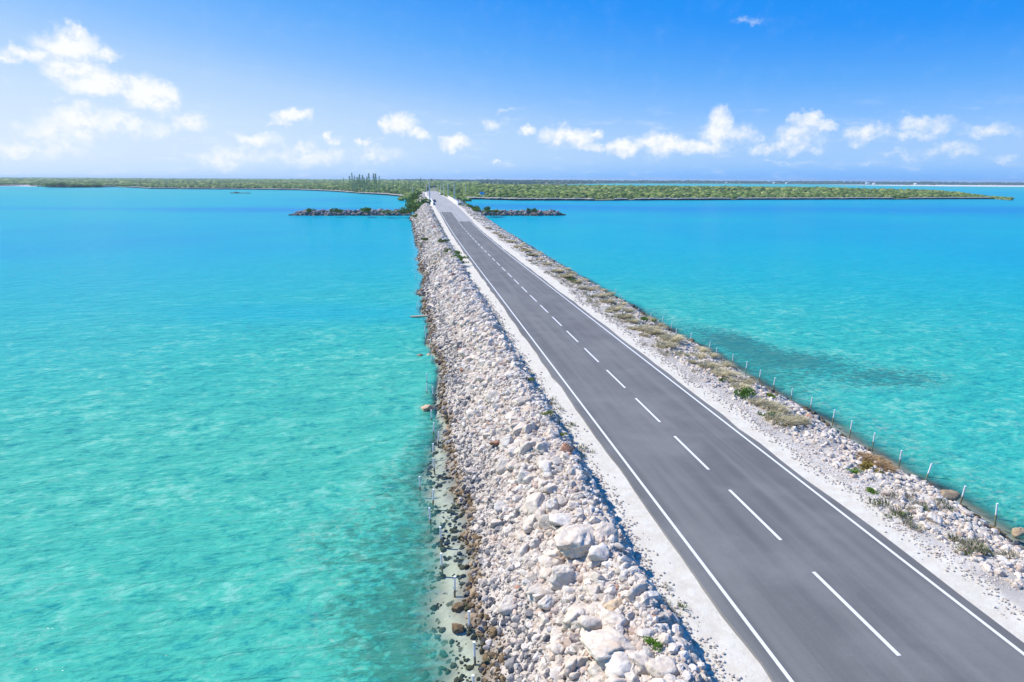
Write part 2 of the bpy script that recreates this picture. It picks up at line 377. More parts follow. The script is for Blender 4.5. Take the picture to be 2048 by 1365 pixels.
deep = .10 + .62 * sst(r_, 16, 170) + .0 * hx  # bluer with camera distance: depth, plus sky reflection painted into the colour
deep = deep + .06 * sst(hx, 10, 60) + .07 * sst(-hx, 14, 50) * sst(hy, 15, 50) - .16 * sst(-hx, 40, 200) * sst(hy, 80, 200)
chn = np.exp(-((yc - 295 - wob * 60) / 20) ** 2) * np.where(hx < 0, .20, 0)            # the channel the bridge spans
chn = chn + np.exp(-((yc - 345 - wob * 70) / 42) ** 2) * np.where(hx > 0, .22, 0)
chn = chn + np.exp(-((yc - 66 - wob * 10) / 6) ** 2) * sst(hx, -46, -22) * (hx < 0) * .18
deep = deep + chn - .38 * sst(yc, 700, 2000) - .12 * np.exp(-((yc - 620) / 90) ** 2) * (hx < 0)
deep = deep + (fbm(hx, hy, .03, 4, 63) - .5) * .22
def ell(px, py, rx, ry): 
    q = hit(px, py, 0); return np.exp(-(((hx - q[0]) / rx) ** 2 + ((hy - q[1]) / ry) ** 2))
weed = 2.0 * ell(1475, 686, 2.2, 5.0) + 1.7 * ell(1600, 722, 3.6, 3.0) + 1.4 * ell(1770, 756, 4.2, 2.3) + .6 * ell(1530, 748, 2.5, 3) + .8 * ell(740, 1230, 1.4, 2.2) + .7 * ell(690, 1090, 2, 2) + .5 * ell(800, 1350, 1.2, 2)
weed = weed * .8 + .62 * np.exp(-((dep - .6) / .35) ** 2) * (hx < 0) * (hy < 45) + .35 * np.exp(-((dep - .8) / .5) ** 2) * (hx > 0) * (hy < 70)
edge = np.where(hx < 0, np.maximum(wl(hy) - hx, 0), np.maximum(hx - wr(hy), 0))
foam_sheen = np.exp(-edge / np.interp(hy, [0, 40, 70, 250], [.3, .5, 2.0, 3.2])) * np.interp(hy, [0, 40, 70, 140, 240, 300], [.25, .35, .75, .85, .5, 0])  # pale lavender near shore: surf, plus sky reflection painted into the colour
wm_ = mesh('water', V, Fc, attrs={'clear': clear, 'deep': deep, 'weed': weed, 'foam_sheen': foam_sheen}, smooth=True)
m, T = mat('water')
p = pos(T); at = lambda k: T.n('ShaderNodeAttribute', attribute_name=k).outputs['Fac']
n_big = T.noise(T.v('MULTIPLY', p, (.8, 1.0, 1)), .22, 5, .6, dist=.6)
n_mid = T.noise(T.v('MULTIPLY', p, (.75, 1.1, 1)), .9, 5, .62, dist=.8)
n_fin = T.noise(T.v('MULTIPLY', p, (.8, 1.5, 1)), 3.2, 5, .65, dist=.4)
dd = T.m('ADD', at('deep'), T.m('ADD', T.m('MULTIPLY', T.m('SUBTRACT', n_big, .5), .38), T.m('MULTIPLY', T.m('SUBTRACT', n_mid, .5), .42)))
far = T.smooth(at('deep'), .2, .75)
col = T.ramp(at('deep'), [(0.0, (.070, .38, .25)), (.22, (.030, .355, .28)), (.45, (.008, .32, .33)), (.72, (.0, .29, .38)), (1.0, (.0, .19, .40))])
val = T.m('ADD', T.m('MULTIPLY', T.m('SUBTRACT', n_mid, .5), 1.25), T.m('ADD', T.m('MULTIPLY', T.m('SUBTRACT', n_fin, .5), 1.5), T.m('MULTIPLY', T.m('SUBTRACT', n_big, .5), .9)))
n_pat = T.noise(p, 1.05, 6, .68, dist=.5)
val = T.m('ADD', T.m('MULTIPLY', val, .8), T.m('MULTIPLY', T.m('SUBTRACT', n_pat, .5), T.m('MULTIPLY', T.m('ADD', T.smooth(at('deep'), .52, .16), .12), T.m('MULTIPLY', T.smooth(n_big, .25, .7), 2.6))))
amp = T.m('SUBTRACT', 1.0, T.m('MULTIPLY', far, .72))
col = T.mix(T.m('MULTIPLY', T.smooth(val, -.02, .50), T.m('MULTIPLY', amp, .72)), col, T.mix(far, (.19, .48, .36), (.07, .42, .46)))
col = T.mix(T.m('MULTIPLY', T.smooth(val, .0, -.42), T.m('MULTIPLY', amp, .85)), col, T.mix(1, col, (.25, .60, .78), 'MULTIPLY'))
wsp = T.noise(T.v('MULTIPLY', p, (.9, 1.2, 1)), 2.2, 6, .7, dist=.3)
wv0 = T.m('ADD', at('weed'), T.m('ADD', T.m('MULTIPLY', T.m('SUBTRACT', wsp, .5), 5.5), T.m('MULTIPLY', T.m('SUBTRACT', n_mid, .5), 2.2)))
wd = T.m('MULTIPLY', T.smooth(wv0, .2, 1.15), T.m('MULTIPLY', T.smooth(at('weed'), .05, .5), T.m('ADD', .55, T.m('MULTIPLY', T.smooth(at('deep'), .12, .34), .43))))
lt = T.m('MULTIPLY', T.smooth(wv0, .25, -.4), T.m('MULTIPLY', T.smooth(at('weed'), .08, .35), .55))
col = T.mix(wd, col, T.mix(T.smooth(at('deep'), .12, .34), (.035, .10, .06), (.003, .05, .11)))
col = T.mix(lt, col, (.26, .40, .28))
# waves
wv = T.n('ShaderNodeMapping', {'Vector': p, 'Rotation': (0, 0, R(14)), 'Scale': (.42, 1.0, 1)}).outputs[0]
w1 = T.noise(wv, 1.1, 4, .55, dist=.5); w2 = T.noise(wv, 3.6, 4, .6, dist=.6)
w3 = T.noise(T.n('ShaderNodeMapping', {'Vector': p, 'Rotation': (0, 0, R(-32)), 'Scale': (.6, 1.0, 1)}).outputs[0], .5, 3, .5)
hgt = T.m('ADD', T.m('MULTIPLY', w1, 1.0), T.m('ADD', T.m('MULTIPLY', w2, .35), T.m('MULTIPLY', w3, .9)))
bmp = T.n('ShaderNodeBump', {'Height': hgt, 'Strength': .9, 'Distance': .30})
rip = T.m('MULTIPLY', T.smooth(T.m('ADD', w1, T.m('MULTIPLY', T.m('SUBTRACT', w2, .5), .7)), .52, .72), .16)
fo = T.smooth(T.m('ADD', T.m('MULTIPLY', at('foam_sheen'), .62), T.m('MULTIPLY', T.m('SUBTRACT', T.noise(T.v('MULTIPLY', p, (1, .6, 1)), 3.2, 6, .75), .5), 1.5)), .28, .85)
body = T.n('ShaderNodeBsdfDiffuse', {0: T.mix(T.m('MULTIPLY', fo, .7), col, (.62, .66, .76)), 'Normal': bmp})
trn = T.n('ShaderNodeBsdfTransparent', {0: (.93, .99, .95)})
cl = T.m('MULTIPLY', T.smooth(at('clear'), .03, .5), T.m('SUBTRACT', 1.0, T.m('MULTIPLY', fo, .6)), clamp=True)
under = T.n('ShaderNodeMixShader', {0: cl, 1: body, 2: trn})
fr = T.n('ShaderNodeFresnel', {'IOR': 1.33, 'Normal': bmp})
bm2 = T.n('ShaderNodeBump', {'Height': hgt, 'Strength': .45, 'Distance': .22})
gl = T.n('ShaderNodeBsdfGlossy', {'Color': (1, 1, 1), 'Roughness': .16, 'Normal': bm2})
ms = T.n('ShaderNodeMixShader', {0: T.m('MINIMUM', T.m('MULTIPLY', fr, .6), .15), 1: under, 2: gl})
T.n('ShaderNodeOutputMaterial', {'Surface': ms})
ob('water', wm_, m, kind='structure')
V, Fc = box(-9000, 12000, -400, 14000, -5.0, -4.0)
m, T = mat('seabed'); fin(T, (.45, .5, .4)); ob('seabed', mesh('seabed', V, Fc), m, kind='structure')

# ------------------------------------------------------------------ causeway ground
st = [4.0]
while st[-1] < 560: st.append(st[-1] + max(.16, st[-1] * .0095))
st = np.array(st)
xr_ = np.concatenate([np.linspace(-45, -18, 14), np.arange(-17.6, -13, .3), np.arange(-13, -4.4, .16), np.linspace(-4.2, 4.2, 8), np.arange(4.5, 13.2, .17), np.arange(13.4, 18, .35), np.linspace(18.5, 45, 14)])
X, Y = np.meshgrid(xr_, st); X = X + cxo(Y)
Z = hz(X, Y)
V, Fc = grid(X, Y, Z)
xr = V[:, 0] - cxo(V[:, 1]); yy = V[:, 1]; zz = V[:, 2]
white = np.array([.62, .585, .50]); colr = np.tile(white, (len(V), 1))
n_ = fbm(V[:, 0], yy, .9, 4, 70)[:, None]
lft = (xr < footl(yy))[:, None]; rgt = (xr > footr(yy))[:, None]
colr = np.where(lft, np.array([.50, .45, .39]) * (.75 + .5 * n_), colr)
rb = np.array([.53, .495, .44]) * (.6 + .75 * n_)
colr = np.where(rgt, rb, colr)
brown = np.array([.15, .12, .08]); t_ = np.clip(1 - np.abs(zz - .05) / .35, 0, 1)[:, None] * np.where((lft | rgt), 1, 0)
colr = colr * (1 - t_ * .8) + brown * t_ * .8
sea = np.array([.43, .42, .33]); ts = sst(-zz, .04, .22)[:, None]
colr = colr * (1 - ts) + (sea * (.75 + .5 * n_)) * ts
gfar = (sst(yy, 322, 345) * (np.abs(xr) > 5.2) * np.where(xr > 0, 1, sst(-xr, 8, 10)))[:, None]
colr = colr * (1 - gfar) + np.array([.13, .16, .06]) * (.7 + .6 * n_) * gfar
ground = ob('causeway_ground', mesh('causeway_ground', V, Fc, colr, smooth=True), M_ground, kind='structure')

# ------------------------------------------------------------------ road
def strip(x0, x1, s0, s1, dz, thick=0, wob=0, seed=1, fine=False):
    step = .35 if fine else 2.0
    s = np.unique(np.concatenate([SG[(SG > s0) & (SG < s1)], [s0, s1], np.arange(s0, s1, step) if fine and s1 < 150 else []]))
    a = x0 + cxo(s) - (fbm(s * 0, s, 1.2, 4, seed) - .35) * wob; b = x1 + cxo(s) + (fbm(s * 0 + 5, s, 1.2, 4, seed + 1) - .35) * wob
    z = zroad(s) + dz
    if not thick:
        V, Fc = grid(np.stack([a, b], 1), np.stack([s, s], 1), np.stack([z, z], 1)); return V, Fc
    V, Fc = grid(np.stack([a - .05, a, b, b + .05], 1), np.stack([s, s, s, s], 1), np.stack([z - thick, z, z, z - thick], 1)); return V, Fc
road = ob('road', None, kind='structure')
def hs(px, py, z): return hit(px, py, z)[1]
sL, sR = hs(891, 426.4, 3.2), hs(928, 445.2, 2.3)
def road_poly(pl, name, mt):
    vs, fs = join(pl); return ob(name, mesh(name, np.array(vs), fs), mt, road)
sM = 150.0
road_poly([strip(-3.66, 3.60, 2, sM, .030, .05, .35, 3, True), strip(-3.64, 3.60, sM, sR, .030, .05, .2, 3)], 'asphalt_surface', M_asph)
road_poly([strip(-3.64, 0, sR + .01, sL, .030, .05, .02, 3)], 'asphalt_surface', M_asph)
road_poly([strip(0.01, 3.9, sR + .01, sL, .026, .05, .3, 9), strip(-3.9, 3.9, sL + .01, 600, .026, .05, .3, 9)], 'pale_surface', M_old)
def paint(x0, x1, s0, s1, name):
    return ob(name, mesh(name, *strip(x0, x1, s0, s1, .036)), M_paint, road)
paint(-3.33, -3.22, 3, sL - 1, 'edge_line'); paint(3.22, 3.33, 3, sR + 1, 'edge_line')
P0 = hs(1800, 1312, 1.63); P1 = hs(1167, 697, 1.63)      # near end of the first dash, far end of the sixth
print('dash', P0, P1, hit(1800, 1312, 1.63), hit(1580, 1365, 1.63), hit(1956, 1240, 1.63), hit(1167, 697, 1.63), 'sL', sL, sR)
mod = (P1 - P0) / (5 + 2 / 3)
k = -1
while P0 + k * mod + 4 < sR - 1:
    a = P0 + k * mod
    if a > 3: paint(-.06, .06, a, a + mod * 2 / 3, 'centre_dash')
    k += 1

# ------------------------------------------------------------------ loose stones
LIB2 = [rock(2, 100 + i, 12, .05, .75) for i in range(10)]
LIB1 = [rock(1, 200 + i, 8, .05, .75) for i in range(8)]
W1 = np.array([.66, .59, .50]); W2 = np.array([.70, .65, .575]); PK = np.array([.58, .47, .39]); GR = np.array([.30, .29, .28]); DG = np.array([.15, .155, .165]); BR = np.array([.22, .16, .09]); TN = np.array([.42, .33, .22]); RD = np.array([.48, .27, .18])
def stonecol(P, side):
    n = len(P); q = rng.random(n); u = np.where(side < 0, (P[:, 0] - cxo(P[:, 1]) - footl(P[:, 1])) / (wl(P[:, 1]) - footl(P[:, 1])), (P[:, 0] - cxo(P[:, 1]) - footr(P[:, 1])) / (wr(P[:, 1]) - footr(P[:, 1])))
    c = np.where((q < .5)[:, None], W1, W2); c = np.where((q > .90)[:, None], PK, c); c = np.where((q > .992)[:, None], RD, c)
    gz = fbm(P[:, 0], P[:, 1], .35, 3, 77)
    if side < 0: pg = sst(u + (gz - .5) * .35, .62, .92) * .85
    else: pg = sst(u + (gz - .5) * .3, .80, .98) * .6
    r = rng.random(n); c = np.where((r < pg * .75)[:, None], np.where((rng.random(n) < .4)[:, None], DG, GR), c)
    wet = (P[:, 2] < (.34 if side < 0 else .42) + (gz - .5) * .4)
    r = rng.random(n); c = np.where((wet & (r < .85))[:, None], np.where((rng.random(n) < .5)[:, None], BR, np.where((rng.random(n) < .5)[:, None], TN, DG * .6)), c)
    return np.clip(c * rng.uniform(.82, 1.1, (n, 1)), 0, .82)
def stones(side, s0, s1, dens, smin, smax, lib, u0=0.03, u1=1.02, po=2.2, ufn=None):
    n = int((s1 - s0) * 5.9 * (u1 - u0) * dens); s = rng.uniform(s0, s1, n); u = rng.uniform(u0, u1, n)
    if ufn is not None:
        k = rng.random(n) < ufn(u, s); s, u = s[k], u[k]; n = len(s)
    x = cxo(s) + (footl(s) + (wl(s) - footl(s)) * u if side < 0 else footr(s) + (wr(s) - footr(s)) * u)
    S = smin + (smax - smin) * rng.random(n) ** po; S = S / 2
    P = np.stack([x, s, hz(x, s) + S * .18], 1)
    return P, S, u
def build_stones(name, sets, side, label=None, wetset=None):
    VV = []; FF = []; CC = []; off = 0
    for P, S, lib in sets:
        k = (P[:, 1] < 255) | (P[:, 1] > 318); P, S = P[k], S[k]
        V, Fc, ID = scatter(lib, P, S, rng.uniform(0, 6.28, len(P)))
        VV.append(V); FF.append(Fc + off); off += len(V); cq = stonecol(P, side); CC.append((np.where(rng.random((len(P), 1)) < .8, BR * rng.uniform(.35, 1.1, (len(P), 1)), cq) if P is wetset or len(P) in (wetset or ()) else cq)[ID])
    me = mesh(name, np.concatenate(VV), np.concatenate(FF), np.concatenate(CC))
    return ob(name, me, M_stone, kind='stuff', label=label, cat='stones')
bigu = lambda u, s: np.exp(-((u - .45) / .17) ** 2) + .03
A = [stones(-1, 9, 32, 62, .07, .34, 0), stones(-1, 32, 70, 30, .11, .42, 0), stones(-1, 70, 130, 12, .18, .6, 0), stones(-1, 130, 255, 4.5, .3, .85, 0), stones(-1, 318, 470, 1.6, .5, 1.3, 0, u1=1.05)]
G = [stones(-1, 9, 30, 200, .03, .11, 0, 0.0, .98), stones(-1, 30, 60, 60, .06, .14, 0, 0, .98)]
M_ = [stones(-1, 9, 34, 9, .24, .55, 0, .08, .74, 1.6), stones(-1, 34, 75, 4.5, .3, .7, 0, .08, .8, 1.6)]
B = [stones(-1, 12, 60, 5, .38, .9, 0, .1, .92, 2.0, bigu), stones(-1, 60, 250, 1.6, .5, 1.2, 0, .1, .95, 2, bigu)]
print('stones', [len(a[0]) for a in A + G + B])
build_stones('berm_stones', [(a[0], a[1], LIB2) for a in A + M_ + B[1:]] + [(a[0], a[1], LIB1) for a in G], -1, 'white and grey limestone rubble heaped along the left bank of the causeway')
ru = lambda u, s: .35 + .65 * sst(u + .35 * (vnoise(s * .12, s * 0, 5) - .5), .35, .6)
A2 = [stones(1, 16, 45, 48, .08, .42, 0, .12, 1.03, 2.2, ru), stones(1, 45, 100, 15, .12, .42, 0, .12, 1.03, 2, ru), stones(1, 100, 255, 3.5, .25, .7, 0, .12, 1.04, 2, ru), stones(1, 318, 330, 1.0, .5, 1.2, 0, u1=1.04)]
G2 = [stones(1, 16, 50, 90, .03, .11, 0, 0.0, 1.0), stones(1, 50, 100, 14, .06, .16, 0, 0.0, 1)]
E2 = [stones(1, 16, 60, 16, .16, .6, 0, .87, 1.07), stones(1, 60, 255, 5.0, .3, .8, 0, .88, 1.06)]
build_stones('bank_stones', [(a[0], a[1], LIB2) for a in A2 + E2] + [(a[0], a[1], LIB1) for a in G2], 1, 'pale limestone rubble between the sand shoulder and the water on the right bank', wetset=[int(((a[0][:, 1] < 255) | (a[0][:, 1] > 318)).sum()) for a in E2])
# grit on the shoulders
n = 4200; s = 12 + 60 * rng.random(n) ** 1.4; sd_ = rng.random(n) < .6
x = np.where(sd_, footl(s) + (np.abs(rng.normal(0, .35, n))), footr(s) - np.abs(rng.normal(0, .3, n)))
x = np.where(sd_, np.minimum(x, -3.75), np.maximum(x, 3.65)); S = rng.uniform(.012, .045, n) * (1 + s / 60)
P = np.stack([x, s, hz(x, s) + S * .3], 1); V, Fc, ID = scatter(LIB1, P, S, rng.uniform(0, 6.28, n))
ob('shoulder_grit', mesh('shoulder_grit', V, Fc, (np.array([.60, .56, .50]) * rng.uniform(.7, 1.1, (n, 1)))[ID]), M_stone, kind='stuff', label='crumbs of pale limestone strewn over the sandy road shoulders', cat='grit')

n = 3000; s = 13 + 30 * rng.random(n); x = wl(s) + .1 - 3.2 * rng.random(n) ** 1.3; keep = fbm(x, s, .9, 3, 120) > .46; s, x = s[keep], x[keep]; S = rng.uniform(.02, .05, len(s)) + .12 * rng.random(len(s)) ** 3
P = np.stack([x, s, hz(x, s) + S * .1], 1); V, Fc, ID = scatter(LIB1, P, S, rng.uniform(0, 6.28, len(s)))
ob('seabed_stones', mesh('seabed_stones', V, Fc, (np.array([.07, .07, .04]) * rng.uniform(.5, 1.6, (len(s), 1)))[ID]), M_stone, kind='stuff', label='dark weedy stones scattered on the pale seabed along the left shore', cat='stones')

# 300 largest loose stones of the near berm, each a piece of the ground
LIB4 = [mesh('stone_%d' % i, *rock(4, 300 + i, 10, .13, .78), smooth=True) for i in range(9)]
for me in LIB4: me.name = 'stone'
P, S, _ = B[0]; o_ = np.argsort(-S / (P[:, 1] + 6))[:300]
cc = np.where((S[o_] > .26)[:, None] & (rng.random(300) < .8)[:, None], W1 * rng.uniform(.9, 1.05, (300, 1)), stonecol(P[o_], -1))
for i, k in enumerate(o_):
    ob('stone', LIB4[i % 9], M_rock, ground, loc=P[k], rot=(random.uniform(-.3, .3), random.uniform(-.3, .3), random.uniform(0, 6.28)), scale=[float(S[k])] * 3).color = (*cc[i], 1)

# boulders placed one by one: px, py (photo), width px, colour, height ratio, label
BO = [
 (1219, 1297, 118, W1, .42, 'largest boulder, a broad flat white limestone slab near the bottom edge'),
 (1129, 1156, 78, W1, .6, 'large rounded cream boulder in the middle of the berm with a pitted face'),
 (1157, 1084, 108, W1, .5, 'long white boulder with a dark hollow in it below the ridge'),
 (1197, 1114, 44, W2, .8, 'smooth white egg shaped boulder perched right of the long hollowed boulder'),
 (1157, 1237, 62, W1, .6, 'white boulder just above the largest slab'),
 (1066, 1051, 46, W1, .8, 'upright cream boulder on the left part of the berm'),
 (1129, 1040, 56, W2, .4, 'thin flat white slab lying across the berm above the hollowed boulder'),
 (1096, 1208, 36, W2, .9, 'blocky bright white boulder left of the smaller slab'),
 (1147, 1331, 54, W1, .7, 'round white boulder touching the bottom left of the largest slab'),
 (1291, 1331, 64, W1, .6, 'white boulder right of the largest slab near the bottom edge'),
 (1116, 1303, 32, W1, .8, 'small tall cream boulder left of the largest slab'),
 (1207, 1362, 50, W1, .5, 'white boulder cut off by the bottom edge under the largest slab'),
 (1329, 1325, 27, W2, .6, 'small flat white boulder near the green weeds at the berm foot'),
 (1071, 1111, 28, W1, .9, 'narrow upright cream boulder left of the hollowed boulder'),
 (987, 797, 42, W1, .7, 'cream boulder with a deep shadow below it halfway up the berm'),
 (1049, 962, 34, W2, 1.0, 'square faced bright white boulder on the middle of the berm'),
 (1012, 890, 30, W2, .8, 'upper of two smooth white boulders beside the rusty hollow'),
 (1025, 905, 30, W2, .8, 'lower of two smooth white boulders beside the rusty hollow'),
 (1054, 899, 34, W1, .7, 'cream boulder right of the two smooth white boulders'),
 (1094, 937, 38, W2, .6, 'broad white boulder close under the ridge line'),
 (1074, 1009, 50, W1, .7, 'large cream boulder with grey streaks in the upper berm'),
 (1109, 1014, 32, W2, .9, 'tall bright white boulder right of the grey streaked boulder'),
 (1012, 932, 42, W1, .6, 'wide pale boulder below the two smooth white boulders'),
 (1041, 1019, 26, W1, .8, 'rounded cream boulder left of the grey streaked boulder'),
 (1022, 982, 24, PK, .8, 'rust orange boulder among white rocks in the middle of the berm'),
 (994, 884, 30, RD * .8, .4, 'low reddish brown lump standing in for a shadowed, overgrown hollow of the white berm'),  # brown shape put in for a shadowed recess with brown plants
 (856, 829, 46, TN * 1.25, .35, 'flat tan slab jutting into the water at the left shore'),
 (841, 738, 15, TN * .8, .6, 'small brown rock standing alone in the left water'),
 (857, 722, 16, TN * 1.3, .4, 'small tan slab at the left waterline beyond the lone brown rock'),
 (926, 741, 18, RD, .5, 'rusty red rock on the berm below a pair of white boulders'),
 (923, 700, 14, RD, .5, 'small rust coloured rock farther up the white berm'),
 (935, 709, 32, W1, .5, 'long smooth white boulder on the far part of the berm'),
 (968, 698, 24, GR * 1.3, .6, 'grey block lying near the ridge on the far part of the berm'),
 (1229, 1216, 36, TN * 1.5, .6, 'tan stained boulder between the largest slab and the ridge'),
 (947, 1240, 24, TN, .7, 'orange brown rock beside a white stake at the left waterline'),
 (918, 1215, 26, BR, .6, 'dark brown algae covered rock at the left water edge'),
 (914, 1262, 28, BR, .7, 'dark brown mossy rock half under water left of the stakes'),
 (1896, 993, 34, TN * .8, .55, 'olive brown boulder in the shallows of the right shore'),
 (1868, 1040, 28, W2, .7, 'biggest white boulder on the right bank'),
 (1831, 1016, 25, W2, .6, 'pointed white boulder on the right bank'),
 (2034, 1080, 28, TN, .7, 'yellow brown boulder at the right edge waterline'),
 (1618, 836, 14, RD, .6, 'orange brown rock at the right waterline below a stake'),
 (1497, 795, 14, W2, .5, 'flat white rock beside the green shrub on the right bank')]
for i, (px, py, wpx, c, hr_, lb) in enumerate(BO):
    g = hit(px, py + wpx * .12); sc = px2m(wpx, g) / 2 * 1.12; hr_ = hr_ * 1.15
    me = mesh('boulder', *rock(5 if wpx > 60 else 4, 500 + i, 12, .15, 1.0), smooth=True)
    gz = max(g[2], -.1)
    o = ob('boulder', me, M_rock, label=lb, cat='boulder', group='boulders on the causeway banks', loc=(g[0], g[1], gz + sc * hr_ * .35), rot=(random.uniform(-.12, .12), random.uniform(-.12, .12), random.uniform(0, 6.28)), scale=(sc, sc, sc * hr_))
    o.color = (*np.clip(c, 0, .8), 1)

# ------------------------------------------------------------------ stakes in the shallows
ONES = 'first second third fourth fifth sixth seventh eighth ninth tenth eleventh twelfth thirteenth fourteenth fifteenth sixteenth seventeenth eighteenth nineteenth'.split()
TENS = 'twenty thirty forty fifty sixty seventy eighty ninety'.split(); TTH = 'twentieth thirtieth fortieth fiftieth sixtieth seventieth eightieth ninetieth'.split()
ORD = ONES + [TTH[q // 10] if q % 10 == 0 else TENS[q // 10] + '-' + ONES[q % 10 - 1] for q in range(80)] + ['one-hundredth'] + ['one-hundred-' + q for q in ONES]
vp, fp = tube([(0, 0, -.7), (0, 0, .2), (0, 0, .66)], .036, 10); rim = tube([(0, 0, .655), (0, 0, .675)], .041, 10)
post_me = mesh('stake', *join([(vp, fp), rim]))
RP = [(1991, 1038), (1923, 1000), (1854, 954), (1799, 926), (1746, 890), (1700.5, 865), (1666, 842), (1621.5, 816), (1582.6, 797), (1547, 775), (1519, 759), (1492, 741.5), (1465, 726), (1432, 713), (1419, 700), (1381.6, 682), (1352, 672), (1342, 661), (1325, 648), (1317, 654), (1301, 640), (1276, 630), (1243, 604), (1239, 599), (1231, 589)]
for i, (px, py) in enumerate(RP):
    g = hit(px, py, 0.0); tl = (.0, .22) if i == 2 else (random.uniform(-.08, .08), random.uniform(-.03, .08))
    ob('stake', post_me, M_post, loc=(g[0], g[1], 0), rot=(tl[0], tl[1], 0), cat='stake', group='white stakes in the shallows',
       label=('leaning white stake in the shallows, ' if i == 2 else 'short white stake in the shallows, ') + ORD[i] + ' along the right shore from the near end')
LP = [(948.8, 1390), (950, 1321), (937.8, 1257), (909.4, 1186), (884.4, 1137.5), (882, 1082), (861, 1044), (866, 1005), (840, 978), (869, 940), (866.4, 910), (877, 886), (866.7, 867), (863.4, 840), (866.4, 792), (854, 786), (854, 765), (864, 726), (861, 690), (852, 680), (850, 666), (834, 618), (833, 588), (832, 560), (831, 522)]
for i, (px, py) in enumerate(LP):
    g = hit(px, py, 0.05)
    ob('stake', post_me, M_post, loc=(g[0], g[1], max(hz(g[0], g[1]), -.02) if i < 14 else 0.0), rot=(random.uniform(-.06, .06), random.uniform(-.06, .06), 0), cat='stake', group='white stakes in the shallows',
       label='thin white stake by the waterline, ' + ORD[i] + ' along the left shore from the near end')

# row of floats reaching into the water
a = hit(821, 634, .05); b = hit(856, 632, .25)
root = ob('float_boom', None, label='short string of tan floats reaching from the left bank into the water', cat='boom', loc=a)
M_float = plain('float_tan', (.50, .36, .26), .7, .2, 6)
n = 11; fm = mesh('float', *tube([(0, 0, 0), (.02, 0, 0), (.17, 0, 0), (.19, 0, 0)], [.05, .11, .11, .05], 10)); dv = b - a
for i in range(n):
    ob('float', fm, M_float, root, loc=dv * (i / n), rot=(0, 0, math.atan2(dv[1], dv[0])), scale=(1.1, 1, 1))
ob('rope', mesh('rope', *tube([(0, 0, 0), dv * .5, dv], .025, 6)), M_metal, root)

# ------------------------------------------------------------------ plants
def leafball(n, seed, lobes=7, size=.12, flat=.7, col=((.05, .09, .025), (.12, .16, .05))):
    r = np.random.default_rng(seed); V = []; Cc = []
    L = r.normal(0, .38, (lobes, 3)); L[:, 2] = np.abs(L[:, 2]) * flat + .25; rad = r.uniform(.25, .5, lobes)
    k = r.integers(0, lobes, n); d = r.normal(size=(n, 3)); d /= np.linalg.norm(d, axis=1)[:, None]
    Cn = L[k] + d * (rad[k] * r.uniform(.55, 1.05, n))[:, None] * (1, 1, flat); Cn[:, 2] = np.maximum(Cn[:, 2], .03)
    a = r.normal(size=(n, 3)); a /= np.linalg.norm(a, axis=1)[:, None]; b = np.cross(a, r.normal(size=(n, 3))); b /= np.linalg.norm(b, axis=1)[:, None]
    s = size * r.uniform(.6, 1.3, n)[:, None]
    V = np.stack([Cn - a * s, Cn + b * s * .55, Cn + a * s, Cn - b * s * .55], 1).reshape(-1, 3)
    Fc = np.arange(n * 4).reshape(-1, 4)
    t = np.clip(r.random(n) * .7 + .3 * (k / lobes), 0, 1)[:, None]; c = np.array(col[0]) * (1 - t) + np.array(col[1]) * t
    return V, Fc, np.repeat(c, 4, 0)
def stems(seed, n=5, h=.6, r0=.03):
    r = random.Random(seed); return join([tube([(0, 0, -.1), (r.uniform(-.1, .1), r.uniform(-.1, .1), h * .4), (r.uniform(-.4, .4), r.uniform(-.4, .4), h)], [r0, r0 * .7, r0 * .3], 5) for _ in range(n)])
GCOL = ((.06, .11, .03), (.15, .21, .07))
SH = []
for i in range(6):
    V, Fc, cc = leafball(520, 900 + i, 8, .10, .7, GCOL); SH.append((mesh('foliage', V, Fc, cc), mesh('stem', *stems(i))))
def shrub(p, wid, hgt, label, tint=(1, 1, 1), group=None, name='shrub', cat='shrub', k=None, grp_stem=True):
    k = random.randrange(6) if k is None else k
    r = ob(name, None, loc=p, label=label, cat=cat, group=group); r.scale = (wid / 1.7, wid / 1.7, hgt / 1.1); r.rotation_euler = (0, 0, random.uniform(0, 6.28))
    ob('foliage', SH[k][0], M_leaf, r).color = (*tint, 1); ob('stem', SH[k][1], M_bark, r); return r
def tuft(n, seed, rad=.5, h=.42, w=.012, col=((.46, .41, .28), (.64, .58, .43))):
    r = np.random.default_rng(seed); a = r.uniform(0, 6.28, n); q = rad * .55 * np.sqrt(r.random(n)); b = np.stack([np.cos(a) * q, np.sin(a) * q, np.zeros(n)], 1)
    a2 = a + r.normal(0, .6, n); ln = h * r.uniform(.5, 1.2, n); out = rad * r.uniform(.1, .7, n)
    tip = b + np.stack([np.cos(a2) * out + .12, np.sin(a2) * out - .08, ln * r.uniform(.5, 1, n)], 1); midp = (b + tip) / 2 + np.stack([0 * a, 0 * a, ln * .28], 1)
    pd = np.stack([-np.sin(a2), np.cos(a2), 0 * a], 1) * w
    V = np.stack([b - pd, b + pd, midp + pd * .8, midp - pd * .8, tip], 1).reshape(-1, 3); i = np.arange(n)[:, None] * 5
    Fc = np.concatenate([i + np.array([[0, 1, 2]]), i + np.array([[0, 2, 3]]), i + np.array([[3, 2, 4]])])
    t = r.random(n)[:, None]; c = np.array(col[0]) * (1 - t) + np.array(col[1]) * t
    return V, Fc, np.repeat(c, 5, 0)
TU = [mesh('grass_tuft', *[q for q in tuft(420, 50 + i)][:2], tuft(420, 50 + i)[2]) for i in range(5)]
TG = [mesh('grass_tuft', *[q for q in tuft(320, 70 + i, col=((.10, .15, .05), (.24, .26, .11)))][:2], tuft(320, 70 + i, col=((.10, .15, .05), (.24, .26, .11)))[2]) for i in range(3)]
